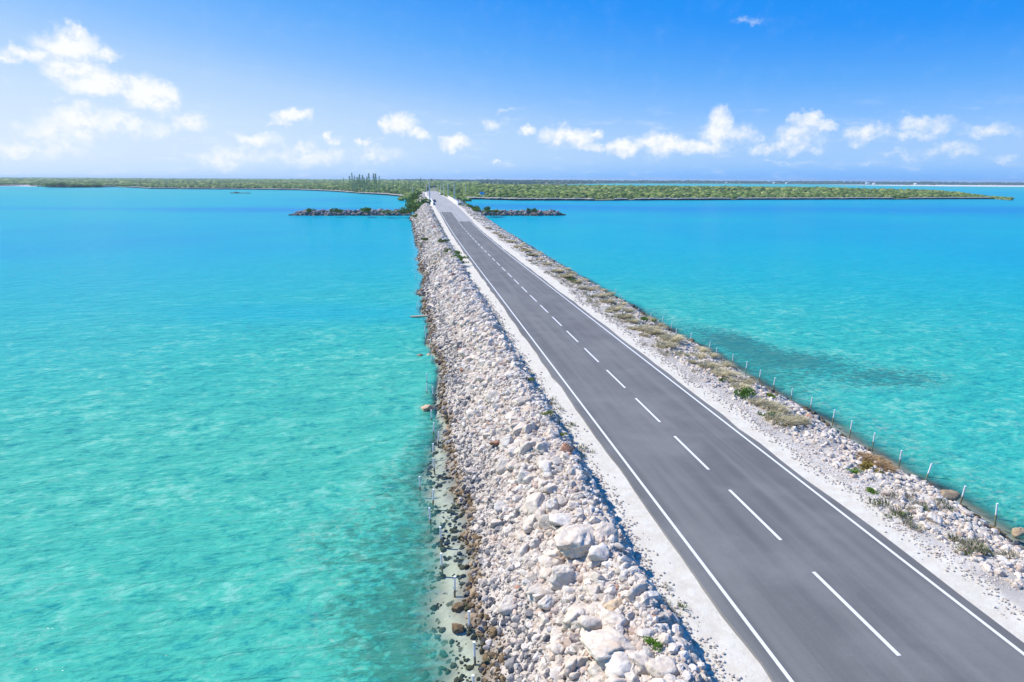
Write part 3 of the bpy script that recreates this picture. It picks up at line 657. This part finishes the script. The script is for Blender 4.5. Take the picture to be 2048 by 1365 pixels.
TF = [(1115, 540, 24), (1132, 550, 30), (1150, 562, 26), (1176, 577, 26), (1196, 590, 26), (1212, 601, 30), (1227, 616, 28), (1247, 630, 34), (1262, 640, 26), (1281, 655, 36), (1303, 661, 34), (1320, 668, 30), (1339, 675, 44), (1327, 688, 38), (1361, 709, 26), (1410, 728, 36), (1425, 738, 34), (1439, 744, 40), (1462, 748, 30), (1455, 758, 26), (1425, 730, 22),
      (1531, 808, 40), (1543, 816, 48), (1560, 838, 50), (1584, 837, 46), (1510, 800, 34), (1545, 832, 40), (1482, 766, 26), (1020, 482, 20), (1034, 492, 20), (1048, 500, 24), (1060, 508, 22), (1075, 518, 18), (1005, 474, 16), (990, 465, 14), (975, 455, 14), (1092, 527, 20), (1740, 920, 46), (1760, 932, 40), (1725, 912, 34), (1000, 470, 14), (1285, 668, 20), (1262, 655, 20), (1215, 622, 16), (1160, 575, 20), (1380, 722, 20)]
tl_ = []
for (px, py, wp) in TF:
    g = hit(px, py + wp * .15); tl_.append((g[1], g[0], px2m(wp, g) * 1.25, px > 1700))
for i in range(64):
    y_ = 36 + 100 * (i + random.random()) / 64; v_ = random.uniform(.38, .8); tl_.append((y_, float(footr(np.array(y_)) + (wr(np.array(y_)) - footr(np.array(y_))) * v_), random.uniform(.8, 1.7), False))
tl_.sort()
for i, (y_, x_, W, dead) in enumerate(tl_):
    o = ob('grass_tuft', TU[i % 5], M_grass, loc=(x_, y_, float(hz(x_, y_)) - .03), rot=(0, 0, random.uniform(-.5, .5)), scale=(W * 1.1, W * 1.1, W * .5), cat='grass', group='dry grass tufts on the right bank', label=('reddish brown' if dead else 'dry tan') + ' grass tuft, ' + ORD[i] + ' along the right bank from the near end')
    o.color = (*(np.array([.8, .62, .52]) if dead else np.array([1, 1, 1]) * random.uniform(.75, 1.15)), 1)
# straggling small grass (nobody could count it)
def many_tufts(name, S_, X_, sc, lib, label):
    P = np.stack([X_, S_, hz(X_, S_) - .01], 1); P = P[P[:, 2] > .25]; n = len(P)
    V, Fc, ID = scatter([(l[0], l[1]) for l in lib], P, sc[:n], rng.uniform(0, 6.28, n), np.zeros(n))
    cc = lib[0][2].mean(0); t = rng.uniform(.6, 1.2, (n, 1)); mixg = (rng.random((n, 1)) < .2)
    cc = np.where(mixg, np.array([.14, .19, .07]), np.array([.42, .38, .30])) * t
    ob(name, mesh(name, V, Fc, cc[ID]), M_grass, kind='stuff', label=label, cat='grass')
small = [tuft(28, 400 + i, w=.02) for i in range(5)]
n = 2600; s = 18 + 235 * rng.random(n) ** 1.6; u = rng.beta(1.2, 1.8, n); keep = (fbm(s * 0, s, .15, 3, 91) + .5 * fbm(u * 6, s, .7, 2, 95) > .76); s, u = s[keep], u[keep]
many_tufts('low_grass', s, footr(s) + (wr(s) - footr(s)) * (u * .8) - .1, rng.uniform(.25, .75, len(s)), small, 'thin dry grass straggling between the stones of the right bank')
n = 700; s = 14 + 230 * rng.random(n) ** 1.3; x = footl(s) + rng.normal(.0, .28, n); keep = fbm(s * 0, s, .2, 3, 93) > .5; s, x = s[keep], x[keep]
many_tufts('verge_grass', s, x, rng.uniform(.22, .6, len(s)), small, 'sparse dry weeds along the foot of the left berm beside the sand')
n = 1500; s = 100 + 150 * rng.random(n); x = footl(s) - rng.random(n) * 5.5; keep = fbm(x, s, .12, 3, 99) > .56; s, x = s[keep], x[keep]
many_tufts('berm_weeds', s, x, rng.uniform(.5, 1.1, len(s)), small, 'olive weeds creeping over the far part of the left berm')

SB = [(1288, 638, 24, 'bright green low shrub at the right waterline beside a stake', (1, 1.3, .8)), (1137, 551, 18, 'small green shrub among dry grass far along the right bank', (1.1, 1.2, .8)), (1145, 560, 14, 'smaller of two green shrubs far along the right bank', (1, 1.2, .8)),
      (1486, 783, 36, 'rounded green shrub between white rocks on the right bank', (1.1, 1.35, .9)), (1447, 759, 18, 'small green weed under the dry grass left of the rounded shrub', (1.1, 1.1, .8)), (1543, 790, 18, 'yellow green weed at the waterline of the right bank', (1.6, 1.5, .5)),
      (1541, 830, 26, 'green weed growing in the foremost clump of dry grass', (1.1, 1.2, .7)), (1710, 945, 24, 'green weed right of the sand by the brown dead grass', (1.2, 1.6, .7)), (1742, 981, 20, 'lowest small green weed on the right bank', (1.3, 1.5, .8)),
      (1307, 1281, 30, 'bright green weed at the foot of the left berm near the bottom edge', (1.3, 1.7, .6)), (1337, 1328, 12, 'tiny green weed near the bottom of the left berm', (1.3, 1.6, .6)),
      (919, 515, 26, 'long green shrub on the left berm edge beside the road', (1.1, 1.3, .8)), (912, 506, 20, 'green shrub just beyond the long shrub on the left berm', (1, 1.2, .8)), (926, 524, 14, 'near end of the green growth by the left road edge', (1, 1.2, .8)),
      (853, 478, 22, 'olive shrub on the left bank by the water', (1.2, 1.1, .8)), (888, 481, 18, 'low olive shrub on top of the left berm', (1.1, 1.0, .8)), (896, 502, 16, 'olive weed in the middle of the left berm', (1.2, 1.1, .9)), (831, 433, 14, 'small shrub at the root of the left breakwater', (1.1, 1.2, .8)), (953, 697, 7, 'tiny green sprout among the white rocks of the berm', (1, 1.4, .7)),
      (1058, 758, 20, 'dry brown weed at the berm foot beside the sand', (2.2, 1.7, 1.6)), (1092, 826, 22, 'dry brown weed at the berm foot below the first one', (2.2, 1.7, 1.6)), (1120, 866, 22, 'spreading brown weed on the sand at the berm foot', (2.2, 1.7, 1.6)), (1050, 500, 14, 'reddish brown dead shrub far along the right bank', (2.6, 1.2, .9)), (1735, 935, 34, 'reddish brown dead shrub on white stones of the right bank', (2.6, 1.3, 1.1))]
for px, py, wp, lb, tint in SB:
    g = hit(px, py + wp * .2); W = px2m(wp, g) * 1.15; shrub(g - np.array([0, 0, .05]), W, W * .5, lb, tint)

# ------------------------------------------------------------------ breakwaters
def breakwater(x0, x1, ybase, label, seed):
    r = np.random.default_rng(seed); a = hit(x0, ybase, 0); b = hit(x1, ybase, 0); d = b - a; L = np.linalg.norm(d[:2]); d = d / L; nrm = np.array([-d[1], d[0], 0]); nrm = nrm * np.sign(nrm[1])
    root = ob('breakwater', None, label=label, cat='breakwater', loc=a, group='two rock breakwaters at the bridge')
    # rubble core
    U = np.linspace(0, 1, 60); Wd = np.linspace(-1, 1, 13); UU, WW = np.meshgrid(U, Wd)
    tip = sst(UU, 0, .12) * 1.0
    hh = (1.75 * tip) * (1 - np.abs(WW) ** 1.6) - .5 * np.abs(WW) + .25 * (fbm(UU * L, WW * 5, .8, 3, seed) - .5)
    hw = 3.2 * (.25 + .75 * tip)
    base = np.stack([UU * L * d[0] + WW * hw * nrm[0] + nrm[0] * 3.2, UU * L * d[1] + WW * hw * nrm[1] + nrm[1] * 3.2], -1)
    V, Fc = grid(base[..., 0], base[..., 1], hh)
    ob('core', mesh('core', V, Fc, np.tile([.2, .18, .16], (len(V), 1))), M_stone, root, kind='stuff')
    meshes = [mesh('stone', *rock(2, seed * 7 + i, 11, .05, .85)) for i in range(6)]
    for i in range(230):
        u = r.random() ** .95; front = i < 190; wv_ = r.uniform(-1.0, -.05) if front else r.uniform(-.1, 1); tp = sst(np.array(u), 0, .12)
        z = (1.75 * tp) * (1 - abs(wv_) ** 1.6) - .45 * abs(wv_) + .12; hw = 3.2 * (.25 + .75 * tp); s = r.uniform(.38, .85)
        q = d * (u * L) + nrm * (wv_ * hw + 3.2)
        o = ob('stone', meshes[i % 6], M_rock, root, loc=(q[0], q[1], z + r.uniform(-.1, .15)), rot=(r.uniform(-.6, .6), r.uniform(-.6, .6), r.uniform(0, 6.28)), scale=(s, s, s))
        t = r.random(); c = np.array([.40, .36, .34]) * (.55 + .75 * t); c = c * (.38 if z < .45 else 1); o.color = (*c, 1)  # low stones darkened: shade of the unlit lower face is in the colour
    return a, d, nrm
aL, dL, nL = breakwater(574, 822, 432, 'long low grey rock breakwater reaching out to the left of the bridge', 11)
aR, dR, nR = breakwater(1132, 935, 432, 'shorter low grey rock breakwater reaching out to the right of the bridge', 12)
for px, py, wp, hp, lb in [(618, 423, 16, 10, 'leftmost of the small green shrubs on the left breakwater'), (674, 423, 24, 9, 'broad low shrub on the middle of the left breakwater'), (734, 423, 28, 9, 'pale green shrub on the left breakwater toward the causeway'), (776, 424, 30, 5, 'flat green ground cover on the left breakwater near its root'),
                           (1069, 421, 14, 7, 'dark rounded shrub on the right breakwater'), (1057, 421, 6, 8, 'thin pale seedling beside the dark shrub on the right breakwater'), (1040, 423, 10, 3, 'low tuft of green left of the seedling on the right breakwater'), (975, 422, 16, 10, 'bright green young bush at the root of the right breakwater'), (990, 423, 40, 5, 'strip of low greenery on the near end of the right breakwater')]:
    g = hit(px, py + 1, 1.9); shrub(g - np.array([0, 0, .3]), px2m(wp, g) * 1.1, px2m(hp, g) * 1.25, lb, (1.0, 1.15, .8))
for px, py, wp, hp, lb in [(822, 421, 36, 22, 'large green bush at the left end of the bridge approach'), (842, 413, 38, 26, 'tallest dense green bush left of the pale road'), (832, 402, 22, 26, 'green bush behind the dense one on the left bank'), (833, 396, 18, 18, 'farther green bush on the left bank beyond the bridge'), (806, 424, 22, 8, 'low end of the greenery where the left breakwater begins'),
                           (936, 416, 24, 14, 'dark green bush on the right bank by the parapet end'), (925, 412, 16, 8, 'small olive bush behind the parapet end'), (950, 421, 24, 12, 'green bush sloping to the right breakwater'), (912, 409, 8, 3, 'low weed at the base of the right parapet'),
                           (893, 396, 14, 8, 'olive bush where the right parapet starts'), (884, 393, 14, 8, 'yellow green bush beyond the far end of the right parapet'), (900, 399, 30, 9, 'green bush behind the right parapet')]:
    g = hit(px, py + hp * .2, 1.8 if px < 850 else 3.0); shrub(g - np.array([0, 0, .3]), px2m(wp, g) * 1.1, px2m(hp, g) * 1.1, lb, (1.05, 1.2, .8))

# ------------------------------------------------------------------ bridge
sb0, sb1 = 252.0, 322.0
br = ob('bridge', None, label='low concrete road bridge with white parapets over the channel', cat='bridge', loc=(0, 0, 0))
ss = np.concatenate([[sb0], SG[(SG > sb0) & (SG < sb1)], [sb1]])
def rail(x0, x1, z0, z1, name):
    a = np.full_like(ss, x0) + cxo(ss); b = np.full_like(ss, x1) + cxo(ss); z = zroad(ss); q = lambda c, h: np.stack([c, ss, z + h], 1)
    G_ = np.stack([q(a, z0), q(a, z1), q(b, z1), q(b, z0), q(a, z0)], 1); V, Fc = grid(G_[..., 0], G_[..., 1], G_[..., 2]); Fc = Fc.tolist() + [[0, 1, 2, 3], [len(V) - 2, len(V) - 3, len(V) - 4, len(V) - 5]]
    return ob(name, mesh(name, V, Fc), M_conc, br)
rail(-4.7, 4.9, -.9, -.03, 'deck'); rail(4.35, 4.65, -.03, .95, 'parapet'); rail(-4.55, -4.25, -.03, .95, 'parapet')
rail(4.30, 4.70, .952, 1.03, 'coping'); rail(-4.60, -4.20, .952, 1.03, 'coping')
for s in (268, 287, 306):
    zt = float(zroad(s)) - .92; V, Fc = box(-4, 4, s - .5, s + .5, -4, zt); ob('pier', mesh('pier', V, Fc), M_conc, br)
g = hit(861, 405.5, 4.4)
V, Fc = join([box(-1.3, 1.3, -.6, .6, 0, .5), box(-1.0, 1.0, -.45, .45, .5, .9)])
ob('barrier_block', mesh('barrier_block', V, Fc), plain('dark_blue_grey', (.12, .15, .22), .7), loc=(-3.9, g[1] - 4, float(zroad(g[1] - 4))), label='dark blue grey block beside the road at the near end of the left parapet', cat='barrier')

# ------------------------------------------------------------------ utility poles
def pole(px, pyt, pyb, z, label, lamp=False):
    g = hit(px, pyb, z); h = px2m(pyb - pyt, g) * 1.03
    r = ob('utility_pole', None, loc=g, label=label, cat='utility pole', group='poles lining the bridge road')
    ob('shaft', mesh('shaft', *tube([(0, 0, -1), (0, 0, h * .5), (0, 0, h)], [.26, .22, .17], 8)), M_pole, r)
    if lamp:
        ob('lamp_arm', mesh('lamp_arm', *tube([(0, 0, h * .62), (.8, 0, h * .7), (1.5, 0, h * .72)], .06, 6)), M_metal, r); V, Fc = box(1.4, 2.1, -.15, .15, h * .70, h * .73); ob('lamp_head', mesh('lamp_head', V, Fc), M_metal, r)
    else:
        V, Fc = box(-.9, .9, -.07, .07, h * .93, h * .95); ob('crossarm', mesh('crossarm', V, Fc), M_bark, r)
for a in [(909, 369, 405, 4.0, 'nearest tall pale pole, right of the bridge parapet', False), (859.5, 367, 405, 4.3, 'tall pole left of the road by the dark block', True), (896.5, 368, 398, 3.8, 'second pole on the right beyond the parapet', True), (888, 368, 394, 3.5, 'third pole on the right of the road', False), (882, 369, 391, 3.2, 'fourth pole on the right of the road', False), (876.5, 370, 389, 3.2, 'farthest pole on the right of the road', False), (853, 368, 386, 3.0, 'pole left of the far road bend', True), (931.5, 370, 391, 2.0, 'slim pole in the scrub right of the bridge', False), (825.5, 375, 398, 2, 'slim pole by the bushes left of the bridge', False)]:
    pole(*a)
g = hit(964, 397.5, 1.0); sg = ob('sign', None, loc=g, label='small blue sign board on a post at the island shore', cat='sign')
M_blue = plain('blue_board', (.06, .35, .62), .5); V, Fc = box(-1.6, 1.6, -.08, .08, 2.6, 4.2); ob('board', mesh('board', V, Fc), M_blue, sg); V, Fc = box(-.12, .12, .1, .3, -.5, 3.9); ob('post', mesh('post', V, Fc), M_pole, sg)

# ------------------------------------------------------------------ islands
M_land, T = mat('island_ground'); p = pos(T); a = T.noise(p, .06, 5, .6); b = T.noise(p, .6, 5, .7)
c = T.mix(T.smooth(a, .4, .6), (.10, .13, .05), (.20, .20, .11)); c = T.mix(T.m('MULTIPLY', T.smooth(b, .6, .7), .5), c, (.36, .33, .27)); fin(T, c, .95, b, .5, .5)
M_sand = plain('sand', (.66, .62, .55), .95, .12, .02)
M_ledge, T = mat('shore_ledge'); p = pos(T); a = T.noise(p, .8, 5, .7); zc = T.n('ShaderNodeSeparateXYZ', {0: p}).outputs[2]
fin(T, T.mix(T.smooth(T.m('ADD', zc, T.m('MULTIPLY', a, .5)), .95, 1.3), (.02, .02, .022), (.40, .36, .31)), .95, a, .8, .3)  # near-black lower face: shade of the undercut put into the colour
M_scrub, T = mat('scrub'); base = T.n('ShaderNodeAttribute', attribute_name='tint').outputs['Color']; a = T.noise(pos(T), .9, 5, .7)
fin(T, T.mix(a, T.mix(1, base, (.5, .58, .5), 'MULTIPLY'), T.mix(1, base, (1.6, 1.55, 1.4), 'MULTIPLY')), .95, a, 1.0, 1.2, .05)
BLOB = []
for i in range(8):
    V, Fc = ICO[2]; r = np.random.default_rng(600 + i); V = V * (1 + .28 * n3(V, 1.9, 600 + i) + .22 * n3(V, 4.0, 700 + i))[:, None]; V = V * (1, 1, .8); BLOB.append((V, Fc))
def land(name, front, back, prof, cols, hnoise, nblob, sc0, label, mt, ledge=True, gcol=None, seed=1, rows=26, ncol=260, dark=1.0, scrub=True):
    f = np.array([hit(x, y, 0)[:2] for x, y in front]); 
    b = np.array([CAM[:2] + ray(x, y)[:2] / np.linalg.norm(ray(x, y)[:2]) * d for x, y, d in back])
    def res(P, n):
        L = np.r_[0, np.cumsum(np.linalg.norm(np.diff(P, axis=0), axis=1))]; t = np.linspace(0, L[-1], n); return np.stack([np.interp(t, L, P[:, 0]), np.interp(t, L, P[:, 1])], 1)
    az = lambda P: np.arctan2(P[:, 0] - CAM[0], P[:, 1])
    A0 = np.linspace(az(f)[0], az(f)[-1], ncol)
    rf = np.interp(A0, az(f), np.hypot(f[:, 0] - CAM[0], f[:, 1])); rb = np.interp(A0, az(b), np.hypot(b[:, 0] - CAM[0], b[:, 1]))
    rf = rf * (1 + (fbm(A0 * 90, A0 * 0, 1, 3, seed) - .5) * .012)
    t = np.linspace(0, 1, rows) ** 1.6
    RR = rf[None] + (rb - rf)[None] * t[:, None]; X = CAM[0] + np.sin(A0)[None] * RR; Y = np.cos(A0)[None] * RR
    def height(X, Y, t):
        h = np.interp(t, prof[0], prof[1]); h = h * (1 + hnoise * (fbm(X, Y, .006, 4, seed + 5) - .5) * 2)
        xr = np.abs(X - cxo(Y)); k = (Y < 960) & (xr < 16); return np.where(k, np.minimum(h, zroad(Y) - .4), h)
    Z = height(X, Y, np.broadcast_to(t[:, None], X.shape)); Z = Z * (.3 + .7 * sst(A0[-1] - A0, .004, .10))[None] if name == 'island' else Z
    V, Fc = grid(X, Y, Z)
    root = ob(name, mesh(name, V, Fc, smooth=True), mt, kind='structure')
    if ledge:
        x0, y0 = X[0], Y[0]; dx = np.sin(A0); dy = np.cos(A0); hh = 1.0 + .7 * fbm(A0 * 300, A0 * 0, 1, 3, seed + 3)
        hh = hh * (sst(A0[-1] - A0, 0, .03) if name == 'island' else 1); hh = np.where(fbm(A0 * 60, A0 * 0, 1, 2, seed + 8) > .74, .15, hh)
        q = lambda o, z: np.stack([x0 + dx * o, y0 + dy * o, z + 0 * x0], 1)
        G_ = np.stack([q(0.8, 0 * x0 - .3), q(.7, hh * .5), q(-.6, hh * .75), q(-.5, hh), q(2.5, hh + .25), q(5, 0 * x0 + .2)], 1); Vl, Fl = grid(G_[..., 0], G_[..., 1], G_[..., 2]); ob('shore_ledge', mesh('shore_ledge', Vl, Fl), M_ledge, kind='structure')
    if nblob:
        k = rng.random(nblob); A_ = rng.uniform(A0[0], A0[-1], nblob); r0 = np.interp(A_, A0, rf); r1 = np.interp(A_, A0, rb); tt = .012 + .98 * k ** 1.7
        rr = r0 + (r1 - r0) * tt + 2.0; x = CAM[0] + np.sin(A_) * rr; y = np.cos(A_) * rr; h = height(x, y, tt)
        ok = (np.abs(x - cxo(y)) > 6.5) | (y > 900); x, y, h, rr, tt = [q_[ok] for q_ in (x, y, h, rr, tt)]
        S = sc0 * (.6 + .9 * rng.random(len(x)) ** 1.5) * (rr / 600) ** .75; cl_ = fbm(x, y, .02, 3, seed + 9); S = S * (.6 + .8 * cl_)
        S = S * np.interp(tt, [0, .012, .05], [.5, .6, 1])
        S = np.minimum(S, 9); SZ = np.minimum(S, 2.0 + .25 * S); tp_ = .35 + .65 * sst(A0[-1] - A_, .004, .09) if name == 'island' else 1.0; h = h * (tp_ if name == 'island' else 1); S = S * (.3 + .7 * tp_); SZ = SZ * tp_; P = np.stack([x, y, h + SZ * .25], 1); V, Fc, ID = scatter(BLOB, P, S, rng.uniform(0, 6.28, len(x)), np.zeros(len(x)), SZ)
        q = rng.random((len(x), 1)); cb = np.where(q < .45, cols[0], np.where(q < .8, cols[1], cols[2])) * rng.uniform(.7, 1.2, (len(x), 1)); cb = cb * (.8 + .4 * cl_[:, None])
        ob('scrub', mesh('scrub', V, Fc, cb[ID]), M_scrub, kind='stuff', label=label, cat='scrub')
    return root
gc = (np.array([.105, .165, .045]), np.array([.175, .235, .07]), np.array([.27, .30, .11]))
gd = (np.array([.025, .07, .06]), np.array([.035, .09, .06]), np.array([.06, .12, .07]))
land('mainland', [(-260, 370), (0, 372.5), (50, 371.5), (100, 375), (190, 375.5), (230, 374.5), (300, 378), (400, 379), (500, 379.7), (600, 381), (660, 383.5), (720, 388), (780, 391.5), (815, 396), (840, 399), (905, 398.5), (960, 399.5)],
     [(-260, 360, 3800), (400, 360, 3600), (800, 360, 2600), (960, 360, 1500)], ([0, .01, .1, .3, 1], [.6, 1.0, 1.8, 2.6, 4.5]), gc, .35, 11000, 2.2, 'dense green coastal scrub covering the mainland left of and behind the road', M_land, seed=3)
land('island', [(930, 399), (1000, 400.5), (1030, 401.5), (1200, 402), (1400, 401), (1600, 400), (1800, 399.5), (1950, 399), (2023, 398.5)],
     [(930, 375, 1150), (1200, 375, 1050), (1500, 375, 950), (1700, 375, 900), (1850, 380, 800), (1950, 385, 720), (2000, 390, 670), (2023, 398, 640)], ([0, .01, .12, .45, .7, 1], [.6, .9, 1.8, 3.6, 4.0, .5]), gc, .35, 7500, 2.3, 'dense green scrub covering the long low island on the right', M_land, seed=14)
land('far_hills', [(760, 371), (900, 371), (1060, 371), (1150, 369), (1230, 367.4), (1400, 367.7), (1700, 369.3), (2048, 371.2), (2400, 373)],
     [(760, 360, 3900), (1100, 360, 4200), (1400, 360, 4400), (2400, 360, 4600)], ([0, .02, .3, .6, 1], [.5, 2.0, 5.0, 7, 4]), gd, .8, 4500, 1.7, 'dark blue green woods on the far low hills along the horizon', M_land, seed=25, rows=14)
V = [hit(x, y, 0) + np.array([0, 0, .12]) for x, y in [(1640, 369.8), (1800, 370.4), (1950, 370.9), (2048, 371.4), (2300, 373), (2300, 376.5), (2048, 374), (1900, 373.2), (1760, 371.6)]]
ob('sand_flat', mesh('sand_flat', V, [tuple(range(len(V)))]), M_sand, kind='structure')
V = [hit(x, y, 0) + np.array([0, 0, .12]) for x, y in [(-100, 370.0), (20, 370.6), (60, 370.8), (103, 371.5), (103, 373.8), (60, 373.4), (30, 372.8), (-100, 373.5)]]
ob('sandy_beach', mesh('sandy_beach', V, [tuple(range(len(V)))]), M_sand, kind='structure')
n = 900; s_ = rng.uniform(322, 600, n); sd = np.where(rng.random(n) < .62, 1, -1); x = cxo(s_) + sd * rng.uniform(6.2, 22, n); k = (sd > 0) | (rng.random(n) < .5) & (np.abs(x) > 9.5); x, s_ = x[k], s_[k]
h = np.maximum(hz(x, s_), .8); k = hz(x, s_) > .1; k = k | (s_ > 430); x, s_, h = x[k], s_[k], h[k]; S = rng.uniform(.7, 1.7, len(x)); P = np.stack([x, s_, h + .2], 1)
V, Fc, ID = scatter(BLOB, P, S, rng.uniform(0, 6.28, len(x)), np.zeros(len(x)))
ob('roadside_scrub', mesh('roadside_scrub', V, Fc, (gc[1] * rng.uniform(.7, 1.5, (len(x), 1)))[ID]), M_scrub, kind='stuff', label='low green scrub lining the road beyond the bridge', cat='scrub')
# mangrove clump and far rocks
for px, py, wp, hp, lb in [(128, 375.5, 70, 9, 'dark green mangrove thicket standing out from the left shore'), (168, 375.5, 50, 6, 'lower right part of the mangrove growth off the left shore')]:
    g = hit(px, py, 0); shrub(g, px2m(wp, g), px2m(hp, g) * 1.1, lb, (.8, 1.0, .8), cat='mangrove', name='mangrove')
g = hit(478, 387, 0); V, Fc = join([(rock(2, 40 + i)[0] * (3.2, 1.5, 1.0) * r_ + (dx_, 0, .1), rock(2, 40 + i)[1]) for i, (dx_, r_) in enumerate([(-6, .7), (-2, 1.0), (2, .8), (6, 1.1), (9, .6)])])
ob('rock_islet', mesh('rock_islet', V, Fc), plain('islet_dark', (.07, .07, .07), .9), loc=g, label='dark low rock islet alone in the left bay', cat='islet')
for px, py, wp, lb in [(1817, 370.6, 12, 'left of two tiny scrubby islets on the far sand flat'), (1866, 370.8, 14, 'right of two tiny scrubby islets on the far sand flat')]:
    g = hit(px, py, 0); shrub(g, px2m(wp, g), px2m(2.2, g), lb, (.7, .9, .8), name='islet', cat='islet')

# casuarina trees
def casuarina(seed):
    r = np.random.default_rng(seed); h = 1.0; tr = tube([(0, 0, -.03), (.006, 0, .4), (-.004, .004, .75), (0, 0, .98)], [.010, .007, .004, .002], 6)
    n = 420; z = .16 + .84 * r.random(n) ** .85; spread = (.20 * (1 - z) ** 1.1 + .008) * (0.65 + .7 * vnoise(z * 14, z * 0, seed)); a = r.uniform(0, 6.28, n) + np.floor(z * 18) * 2.4
    rr = spread * np.sqrt(r.random(n)); P = np.stack([np.cos(a) * rr, np.sin(a) * rr, z + rr * .35], 1)
    d = np.stack([np.cos(a) * .5, np.sin(a) * .5, r.uniform(.1, 1, n)], 1); d /= np.linalg.norm(d, axis=1)[:, None]; l = r.uniform(.018, .045, n)[:, None]; sdv = np.cross(d, r.normal(size=(n, 3))); sdv /= np.linalg.norm(sdv, axis=1)[:, None]
    V = np.stack([P - sdv * .010, P + sdv * .010, P + d * l], 1).reshape(-1, 3); Fc = np.arange(n * 3).reshape(-1, 3)
    t = r.random(n)[:, None]; c = np.array([.13, .20, .13]) * (1 - t) + np.array([.24, .32, .20]) * t
    return mesh('crown', V, Fc, np.repeat(c, 3, 0)), mesh('trunk', *tr)
CT = [casuarina(i + 1) for i in range(5)]
TR = [(701, 350, 386, 1), (707, 347, 386, 1), (712, 349, 386, 1), (720, 350, 387, 1), (725, 351, 387, 1), (734, 352, 388, 1), (741, 348, 388, 1), (747, 350, 388, 1), (752, 349, 388, 1), (758, 353, 388, 1), (690, 357, 384, .6), (716, 354, 387, 1.2), (729, 356, 388, 1.2), (770, 356, 388, .7), (778, 359, 389, .7), (786, 357, 388, .7), (795, 359, 390, .7), (802, 357, 388, .7), (812, 358, 388, .6), (842, 354, 385, .6), (846, 356, 385, .6), (858, 356, 384, .6), (866, 354, 385, .6), (872, 353, 384, .6), (831, 359, 386, .7), (820, 360, 388, .7), (664, 362, 383, .7), (678, 364, 384, .7),
      (900, 364, 389, .6), (918, 366, 391, .6), (925, 368, 392, .6), (940, 368, 394, .6), (948, 369, 393, .6), (1525, 367, 381, .7), (1537, 370, 381, .6), (1542, 369, 381, .6), (1726, 368, 382, .8), (1456, 368, 380, .5)]
near = {701: 'leftmost of the tall wispy pines in the clump on the left shore', 707: 'tallest wispy pine of the clump on the left shore', 752: 'tall wispy pine at the right side of the clump on the left shore', 1525: 'lone wispy tree on the ridge of the right island', 1726: 'small lone tree on the ridge near the right end of the island'}
TR.sort(); npn = nth = nis = -1
for i, (px, pt, pb, wd) in enumerate(TR):
    key = px
    px += random.uniform(-2, 2); pt += random.uniform(0, 7) if px < 768 else random.uniform(3, 12); g = hit(px, pb, 1.6); h = px2m(pb - pt, g) * 1.0
    if key in near: lb = near[key]; gp = None
    elif px < 765: npn += 1; lb = ('tall' if wd >= 1 else 'shorter') + ' wispy pine in the left shore clump, ' + ORD[npn] + ' of the row from the left'; gp = 'wispy pines on the left shore'
    elif px < 1000: nth += 1; lb = 'thin wispy pine above the scrub near the road, ' + ORD[nth] + ' counting from the left'; gp = 'thin pines near the road'
    else: nis += 1; lb = 'small thin tree on the ridge of the right island, ' + ORD[nis] + ' from the left'; gp = 'thin trees on the island ridge'
    r = ob('pine_tree', None, loc=g, label=lb, cat='tree', group=gp, rot=(0, 0, random.uniform(0, 6.28)), scale=(h * wd * random.uniform(.7, 1.3), h * wd * random.uniform(.7, 1.3), h))
    o = ob('crown', CT[i % 5][0], M_leaf, r); o.color = (.8, 1.0, .85, 1); ob('trunk', CT[i % 5][1], M_bark, r)

# far houses
M_house = plain('house_white', (.72, .7, .68), .8, .08, .2); M_roof = plain('house_roof', (.45, .36, .33), .8, .15, .3)
for px, py, wp, lb in [(1453, 364.5, 5, 'tiny white house with reddish roof on the far wooded shore, leftmost of its row'), (1548, 365.2, 3, 'tiny pale house on the far shore right of the reddish roofed one'), (1573, 365.4, 3, 'tiny pale house on the far shore, middle of its row'), (1735, 365.8, 7, 'largest white house on the far right shore'), (1748, 366.6, 5, 'low white house just right of the largest one on the far shore'), (1831, 366.9, 4, 'tiny white house farthest right on the far shore'), (1188, 362.7, 3, 'tiny white house on the far hill above the island')]:
    d = ray(px, py); g = CAM + d * 2900; W = px2m(wp, g) * .75; r = ob('house', None, loc=(g[0], g[1], g[2] - 3), label=lb, cat='house', rot=(0, 0, -.2), scale=(1, 1, .6)); ww = W / 2
    V, Fc = box(-ww, ww, -4, 4, -3, 4); ob('wall', mesh('wall', V, Fc), M_house, r)
    V = [(-ww - .5, -4.6, 4.003), (ww + .5, -4.6, 4.003), (ww + .5, 4.6, 4.003), (-ww - .5, 4.6, 4.003), (-ww * .6, 0, 6.5), (ww * .6, 0, 6.5)]; ob('roof', mesh('roof', V, [(0, 1, 5, 4), (1, 2, 5), (2, 3, 4, 5), (3, 0, 4), (0, 3, 2, 1)]), M_roof if wp == 5 and px < 1500 else M_house, r)
    for q in (-.5, .5):
        V, Fc = box(ww * q - .6, ww * q + .6, -4.06, -4.003, .5, 2.2); ob('window', mesh('window', V, Fc), M_metal, r)
V, Fc = box(-9400, 12400, -420, 14200, -6.0, 24.0); m, T = mat('haze')
T.n('ShaderNodeOutputMaterial', {'Volume': T.n('ShaderNodeVolumePrincipled', {'Color': (.62, .80, 1.0), 'Density': HAZE, 'Anisotropy': .2})})
ob('haze', mesh('haze', V, Fc), m, kind='stuff', label='thin pale blue sea haze over the water and islands', cat='haze')
print('objects', len(D.objects), 'tris', sum(len(o.data.polygons) for o in D.objects if o.type == 'MESH'))
